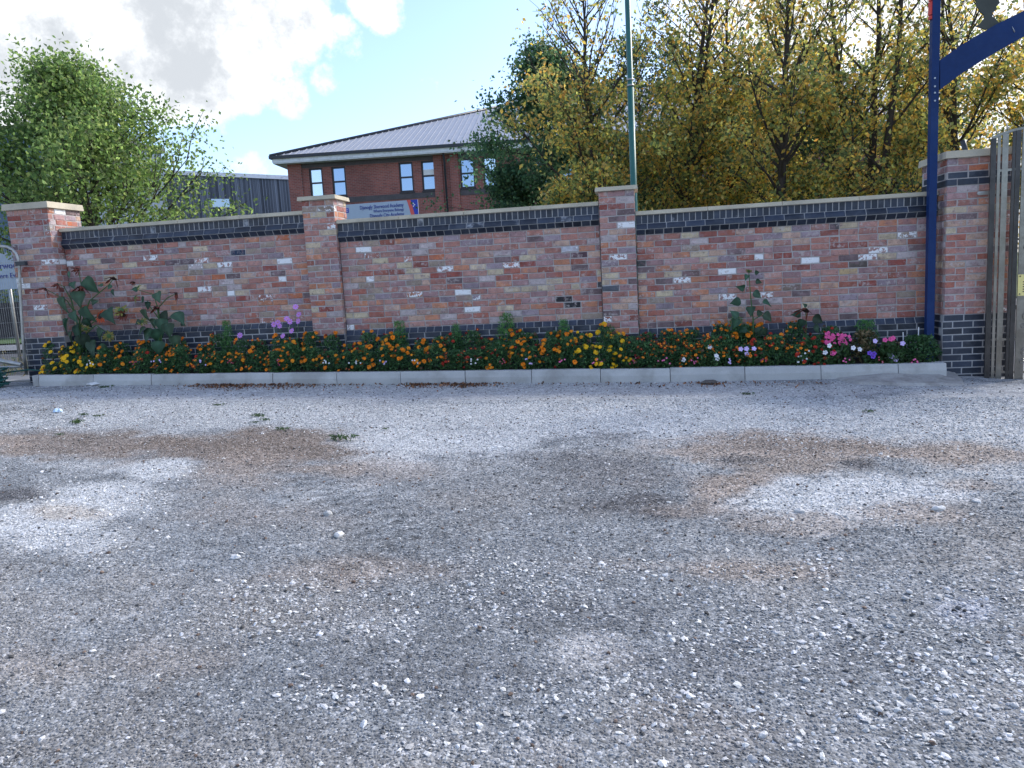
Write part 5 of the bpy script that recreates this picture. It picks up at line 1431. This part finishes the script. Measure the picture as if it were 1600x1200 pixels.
def sunflower(label, px0, stems, leaves, heads, Y=-.27, seed=1):
    r = random.Random(seed); b0 = at(px0, 575, Y); z0 = kerb_z(b0.x)-.03
    t = thing('sunflower', label, 'sunflower', (b0.x, Y, z0))
    for st in stems:
        P = [Vector((b0.x+r.uniform(-.03, .03), Y, z0))]+[at(px, py, Y+r.uniform(-.04, .04)) for px, py in st]
        mb = MB(); mb.tube(P, [.013-.008*i/(len(P)-1) for i in range(len(P))], 6); mb.build('stem', M['stem'], t)
    for (px, py, L, dx, dz) in leaves:
        y = Y-r.uniform(.02, .12); p = at(px, py, y); k = r.uniform(.65, 1.55)
        heart_leaf(t, p, L*.0088, (dx, r.uniform(-.7, .2), dz), [SGR[0]*k*r.uniform(.9, 1.5), SGR[1]*k, SGR[2]*k], r, (r.uniform(-.9, .9), -1, r.uniform(-.1, 1.1)))
    for (px, py, rad, mode) in heads:
        sf_head(t, at(px, py, Y-.06), rad*1.35, mode, r)
    return t


sunflower('tall branching sunflower with wilted dark heads at the left end pier', 122,
          [[(122, 540), (126, 490), (128, 455), (123, 420)], [(124, 520), (112, 470), (100, 448), (90, 443)], [(126, 510), (140, 470), (170, 445), (177, 436)], [(124, 500), (105, 470), (72, 452)], [(126, 520), (150, 500), (160, 492)], [(125, 530), (150, 508), (168, 520), (172, 527)], [(126, 510), (160, 490), (190, 486)]],
          [(99, 472, 27, -.2, -1), (137, 443, 30, .6, -.8), (123, 463, 26, .1, -1), (136, 487, 30, .25, -1), (168, 489, 27, .7, -.6), (116, 492, 22, .3, -1), (118, 514, 28, -.1, -1), (103, 505, 26, -.4, -1), (157, 522, 24, -.7, -.6), (146, 540, 30, -.2, -1), (160, 545, 26, .2, -1), (107, 428, 12, 0, -1), (113, 443, 14, .5, -.5), (172, 447, 9, -.5, -.4), (175, 455, 11, .1, -1), (146, 472, 12, .6, .2), (135, 503, 18, .3, -1), (110, 525, 24, -.3, -1), (130, 530, 26, .2, -1), (100, 448, 13, -.6, -.2), (158, 445, 10, -.8, 0), (190, 494, 12, .8, .3)],
          [(70, 452, .075, 'wilt'), (89, 445, .07, 'wilt'), (126, 449, .085, 'wilt'), (122, 421, .06, 'wilt'), (177, 435, .085, 'wilt'), (157, 494, .085, 'open'), (189, 485, .075, 'back'), (170, 525, .06, 'back'), (134, 514, .05, 'back'), (193, 492, .06, 'wilt')], seed=5)
sunflower('shorter sunflower right of the tall branching one, with drooping leaves and dark heads', 250,
          [[(252, 540), (250, 505), (246, 480), (240, 460), (212, 452)], [(252, 520), (262, 500), (275, 492)], [(250, 505), (246, 485), (245, 480)], [(250, 500), (235, 480), (230, 470)], [(248, 480), (262, 465), (275, 459)]],
          [(246, 462, 20, .4, -.9), (231, 475, 13, -.2, -1), (228, 491, 24, -.2, -1), (277, 491, 26, .9, -.4), (252, 505, 24, .2, -1), (274, 531, 22, .1, -1), (232, 520, 26, -.4, -1), (245, 522, 26, .1, -1), (216, 503, 12, -.7, -.4), (255, 492, 20, .5, -.7), (240, 505, 22, -.3, -.9), (262, 512, 24, .5, -.9), (223, 468, 13, -.5, -.4), (212, 452, 10, -.7, .1), (284, 505, 12, .8, -.5), (222, 515, 20, -.6, -.8), (247, 540, 24, .1, -1)],
          [(211, 465, .06, 'back'), (245, 481, .075, 'wilt'), (275, 459, .07, 'wilt'), (209, 441, .035, 'wilt'), (216, 448, .04, 'back'), (222, 502, .05, 'back')], seed=8)
sunflower('slender unopened sunflower stem with small leaves before the right wall panel', 1179,
          [[(1178, 540), (1177, 500), (1173, 465), (1170, 425)], [(1177, 500), (1190, 492), (1197, 495)]],
          [(1152, 471, 15, -.9, -.2), (1173, 484, 15, .0, -1), (1197, 473, 14, .8, -.2), (1182, 459, 14, .5, -.3), (1198, 494, 17, .8, -.6), (1150, 492, 15, -.5, .6), (1186, 516, 15, .3, -1), (1161, 514, 14, -.5, -.5), (1167, 432, 9, -.5, -.6), (1182, 426, 8, .9, .1), (1160, 450, 12, -.9, .2), (1186, 489, 10, .9, 0), (1194, 518, 14, .5, -.8), (1184, 440, 9, .9, -.2), (1150, 503, 16, -.4, -.8)],
          [(1170, 424, .03, 'back')], seed=12)
sunflower('small dark headed sunflower between the slender sunflower and the pink phlox', 1259,
          [[(1259, 530), (1260, 505), (1259, 486)]], [(1246, 492, 14, -.8, .2), (1276, 499, 17, .7, -.3), (1252, 504, 15, -.3, -.8), (1276, 512, 14, .6, -.6), (1258, 478, 8, -.4, .8)],
          [(1259, 484.5, .085, 'wilt'), (1256, 512, .04, 'wilt')], seed=14)

# petunias, phlox, stocks and edging flowers
PET = {c: simple_flower('flower', .031, M[c], M[e2], 5, .22, .2, 1.08) for c, e2 in (('wht', 'lilac'), ('lilac', 'wht'), ('violet', 'maroon'), ('pink', 'crimson'))}
PFOL = foliage_mesh(500, 260, .12, .22, .06, .5, [(.04, .09, .03), (.06, .12, .04), (.03, .06, .02)], [2, 2, 1])


def clump(name, label, cat, cpx, h, rad, fol, flowers, me, Y=-.46, s=1.0, group=None, face=None):
    p0 = at(cpx, 575, Y); z0 = kerb_z(p0.x)-.03; t = thing(name, label, cat, (p0.x, Y, z0), group)
    if fol: inst('foliage', fol, t, (p0.x, Y, z0), (0, 0, cpx), (rad/.12, rad/.12, h/.22))
    for px, py in flowers:
        p = at(px, py, Y-.10); o = inst('flower', me, t, p, None, (s, s, s)); o.rotation_euler = Vector((random.uniform(-.35, .35), -1, random.uniform(.0, .6))).to_track_quat('Z', 'Y').to_euler()
    return t


clump('petunia', 'white petunia with one bloom and a ragged one below, before the right panel', 'petunia', 1114, .2, .09, PFOL, [(1109, 542), (1119, 556), (1121, 560), (1068, 562)], PET['wht'])
clump('petunia', 'pale lilac petunia with four open blooms under the slender sunflower', 'petunia', 1167, .2, .12, PFOL, [(1157.5, 545.5), (1166.5, 545), (1178, 545), (1166.5, 553)], PET['lilac'])
clump('petunia', 'white petunia below the pink phlox', 'petunia', 1292, .22, .12, PFOL, [(1295.5, 540), (1289.5, 551), (1333, 543.5), (1343, 546)], PET['wht'])
clump('petunia', 'violet petunia low in front of the brown dried plant', 'petunia', 1362, .18, .1, PFOL, [(1359, 552), (1365.5, 553), (1364, 557)], PET['violet'])
clump('petunia', 'lilac petunia with blooms at two heights left of the green bush', 'petunia', 1396, .24, .13, PFOL, [(1393, 557), (1399.5, 562), (1410.5, 536.5), (1367, 533)], PET['lilac'])
clump('petunia', 'pink petunia in the back row left of the green bush', 'petunia', 1388, .3, .12, PFOL, [(1383, 531.5), (1392, 530), (1395, 528.5), (1301, 552), (1303, 551)], PET['pink'])
PHX = simple_flower('flower', .022, M['pink'], M['crimson'], 5, .1, .15, 1.0)
ph = []
for cx_, cy_, n in ((1296, 526, 9), (1302, 530, 8), (1316, 527, 9), (1322, 533, 9), (1288, 529, 5), (1314, 535, 6)):
    for k in range(n): ph.append((cx_+random.gauss(0, 4.2), cy_+random.gauss(0, 3.2)))
clump('phlox', 'pink phlox in full round heads near the right end of the bed', 'phlox', 1308, .40, .15, PFOL, ph, PHX, Y=-.36)
# brown going-over plant and green bush
BRF = foliage_mesh(520, 500, .17, .4, .045, .5, [(.16, .12, .055), (.10, .085, .04), (.06, .075, .03), (.20, .15, .08)], [3, 3, 2, 1])
for px, h, w, lab in ((1351, .44, 1.05, 'brown going over bushy plant right of the pink phlox'), (1391, .30, .9, 'brownish low plant below the pink petunias')):
    p = at(px, 570, -.3); z0 = kerb_z(p.x)-.03; t = thing('dried_plant', lab, 'plant', (p.x, -.3, z0)); inst('foliage', BRF, t, (p.x, -.3, z0), (0, 0, px), (w, w, h/.4))
p = at(1352, 505, -.14); z0 = kerb_z(p.x)-.03; t = thing('feathery_plant', 'wide feathery green plant against the wall behind the brown bushy plant', 'plant', (p.x, -.14, z0)); inst('foliage', FE[0], t, (p.x, -.14, z0), (0, 0, 2), (1.6, .8, (p.z-z0)/.5))
GB = foliage_mesh(530, 1100, .25, .36, .05, .5, [(.025, .075, .025), (.04, .10, .035), (.06, .13, .045)], [3, 3, 1])
p = at(1436, 560, -.36); z0 = kerb_z(p.x)-.03; t = thing('green_bush', 'rounded dense green bush at the right end of the bed by the blue post', 'bush', (p.x, -.36, z0)); inst('foliage', GB, t, (p.x, -.36, z0), (0, 0, 0), (1, .8, 1))
# low edging flowers along the kerb
EDG = {c: simple_flower('flower', .020, M[c], M['wht'] if c != 'wht' else M['stem'], 5, .1, .25, 1.0) for c in ('wht', 'crimson', 'pink', 'lilac')}
for px, col_, lab in ((141, 'wht', 'white and dark edging flower below the yellow marigolds at the left'), (211, 'crimson', 'low crimson edging flower below the shorter sunflower'), (247, 'lilac', 'low lilac edging flower at the kerb right of the crimson one'), (318, 'lilac', 'faint lilac edging flower at the kerb, third kerb stone'), (356, 'crimson', 'low crimson flower by a white speck at the kerb before the left panel'), (433, 'crimson', 'low crimson edging flower below the mauve cosmos'), (509, 'wht', 'small white edging flower under the slim pier by the school sign'), (556, 'wht', 'small white edging flower just right of the slim pier by the school sign'), (603, 'lilac', 'pale lilac edging flower before the middle panel'), (648, 'wht', 'white edging flower below the orange marigolds of the middle panel'), (741, 'wht', 'white edging flower below the dark maroon marigolds'), (786, 'crimson', 'crimson edging flower below the tallest feathery plant'), (828, 'violet', 'dusky violet edging flower before the right half of the middle panel'), (877, 'pink', 'pale pink edging flower below the orange and gold marigolds'), (936, 'pink', 'pale pink edging flower below the yellow marigolds by the pier'), (990, 'crimson', 'crimson edging flower just right of the pier by the green column'), (1035, 'pink', 'pink edging flower before the right panel, nearest the pier by the column'), (1086, 'pink', 'pink edging flower left of the ragged white petunia'), (1142, 'lilac', 'lilac edging flower left of the four lilac petunia blooms'), (1197, 'crimson', 'crimson edging flower right of the four lilac petunia blooms'), (1252, 'wht', 'white stock with many small blooms left of the pink phlox'), (1325, 'pink', 'small pink flower trailing below the pink phlox'), (1372, 'crimson', 'dark red leafy edging plant below the violet petunia'), (1428, 'pink', 'low pink flower below the green bush')):
    n = 5 if px != 1252 else 12; hh = 9 if px != 1252 else 20
    fl = [(px+random.gauss(0, 5), 572-(px/1600)*6-random.uniform(0, hh)) for _ in range(n)]
    clump('edging_flower', lab, 'flower', px, .10, .08, PFOL, fl, EDG.get(col_, EDG['lilac']), Y=-.48, s=.6)
# plant markers
for px, py0, py1, lab in ((1413, 542, 519, 'thin white plant marker standing left of the green bush'), (1433, 530, 511, 'tall white plant marker behind the green bush beside the blue post')):
    a = at(px, py0, -.22); b_ = at(px+2.5 if px > 1420 else px-2, py1, -.22); mb = MB(); mb.bar((a.x, -.22, kerb_z(a.x)-.05), (b_.x, -.22, b_.z), .012, .004, (1, 0, 0)); o = mb.build('plant_marker', M['white']); tag(o, lab, 'plant marker')

# ------------------------------------------------------------------ leaf litter, weeds, rubbish
nl = 1500
px = np.concatenate([rng.normal(350, 30, 420), rng.normal(440, 40, 220), rng.normal(650, 12, 160), rng.normal(716, 26, 320), rng.uniform(330, 1300, 300), rng.normal(1107, 14, 80)])
pos = np.array([tuple(G(x, 603+abs(rng.normal(0, 3.2))-x*.004)) for x in px]); pos[:, 2] = yard_height(pos[:, 0], pos[:, 1])+rng.uniform(.004, .025, len(pos))
pos[:, 1] = np.minimum(pos[:, 1], -.66)
V, Fc = leaf_cloud(pos, rng.uniform(.02, .05, len(pos)), 0, asp=.6, down=0)
o = link('fallen_leaves', np_mesh('fallen_leaves', V, Fc, M['plant'], tones(len(pos), [(.20, .085, .04), (.12, .06, .035), (.27, .14, .07), (.08, .05, .035)], [3, 3, 2, 2]))); tag(o, 'brown dry leaves drifted along the foot of the kerb', kind='stuff')
GRS = []
for s in range(3):
    r = np.random.default_rng(600+s); n = 60; a = r.uniform(0, 6.28, n); rr = r.random(n)*.09
    cen = np.stack([rr*np.cos(a)*1.4, rr*np.sin(a)*.7, r.uniform(.005, .03, n)], 1); V, Fc = leaf_cloud(cen, r.uniform(.03, .06, n), 0, asp=.22, down=-.4, r=r)
    GRS.append(np_mesh('blades', V, Fc, M['plant'], tones(n, [(.05, .10, .03), (.03, .07, .03), (.08, .12, .04)], [2, 2, 1], r)))
for px, py, s, lab, grp in ((536, 687, 1.25, 'brightest flat green weed tuft at the right edge of the brown stain', None), (120, 661, 1.0, 'dark green weed tuft just right of the blue white scrap', None), (130, 649, .6, 'small weed tuft above the dark green tuft near the blue white scrap', None), (154, 651, .6, 'small brownish weed tuft right of the pair near the blue white scrap', None), (403, 651, .85, 'weed tuft on the pale gravel above the brown stain, upper of three', None), (414, 657, .6, 'weed tuft on the pale gravel above the brown stain, right of three', None), (398, 661, .45, 'tiny weed tuft on the pale gravel above the brown stain, lowest of three', None), (441, 672, .75, 'weed tuft at the upper edge of the brown stain', None), (93, 680, .45, 'tiny weed tuft at the left end of the brown stain', None), (166, 606, .9, 'brownish weed at the foot of the second kerb stone', None), (342, 634, .6, 'flat weed on pale gravel below the leaf drift', None), (1168, 617, .7, 'weed below the kerb before the right panel', None), (1357, 644, .6, 'faint weed on the gravel at the right', None), (602, 671, .4, 'tiny weed left of centre on the pale gravel', None)):
    g_ = G(px, py); t = thing('weed_tuft', lab, 'weed', g_, grp); inst('blades', random.choice(GRS), t, (g_.x, g_.y, g_.z+.004), (0, 0, random.uniform(-.4, .4)), (s, s, s))
# crumpled scraps
def scrap(px, py, s, m, lab, seed, name='crumpled_bag', cat='litter', flat=.6):
    r = random.Random(seed); g_ = G(px, py); import bmesh
    bm = bmesh.new(); bmesh.ops.create_icosphere(bm, subdivisions=2, radius=s)
    for v in bm.verts: v.co = Vector((v.co.x*r.uniform(.75, 1.2), v.co.y*r.uniform(.6, 1.0), max(v.co.z*flat*r.uniform(.6, 1.3), -s*.25)))
    me = bpy.data.meshes.new(name); bm.to_mesh(me); bm.free(); me.materials.append(m); o = link(name, me, None, (g_.x, g_.y, g_.z+s*.22)); tag(o, lab, cat); return o
scrap(91, 644, .055, mat('pale_blue_plastic', (.50, .66, .82), .5, var=.2, scale=30), 'crumpled pale blue and white scrap on the gravel at the left', 1)
scrap(148, 602, .12, mat('dusty_white_film', (.62, .63, .62), .7, var=.15, scale=20), 'flat dusty white plastic scrap at the foot of the second kerb stone', 2, flat=.22)
scrap(636, 601, .035, mat('white_green_scrap', (.60, .72, .68), .6, var=.2), 'small white green scrap among dry leaves below the middle panel', 3)
scrap(590, 575, .0001, M['white'], 'x', 4) if False else None
scrap(1108, 600, .10, mat('dark_earth_heap', (.10, .09, .08), .95, var=.4, scale=30, bump=.8), 'small dark heap of earth at the kerb before the right panel', 6, name='earth_heap', cat='heap', flat=.3)
# rough grass at the fence foot beyond the hose
cen = []
g_ = at(15, 565, .3); n = 500
cen = np.stack([g_.x+rng.normal(0, .5, n)-.3, .3+rng.uniform(-.2, .9, n), .12+np.abs(rng.normal(0, .16, n))], 1)
V, Fc = leaf_cloud(cen, rng.uniform(.05, .14, n), 0, asp=.12, down=-1.2)
o = link('weeds', np_mesh('weeds', V, Fc, M['plant'], tones(n, [(.16, .15, .07), (.07, .11, .04), (.25, .22, .12)], [2, 2, 1]))); tag(o, 'dry rough weeds beyond the fence foot', kind='stuff')
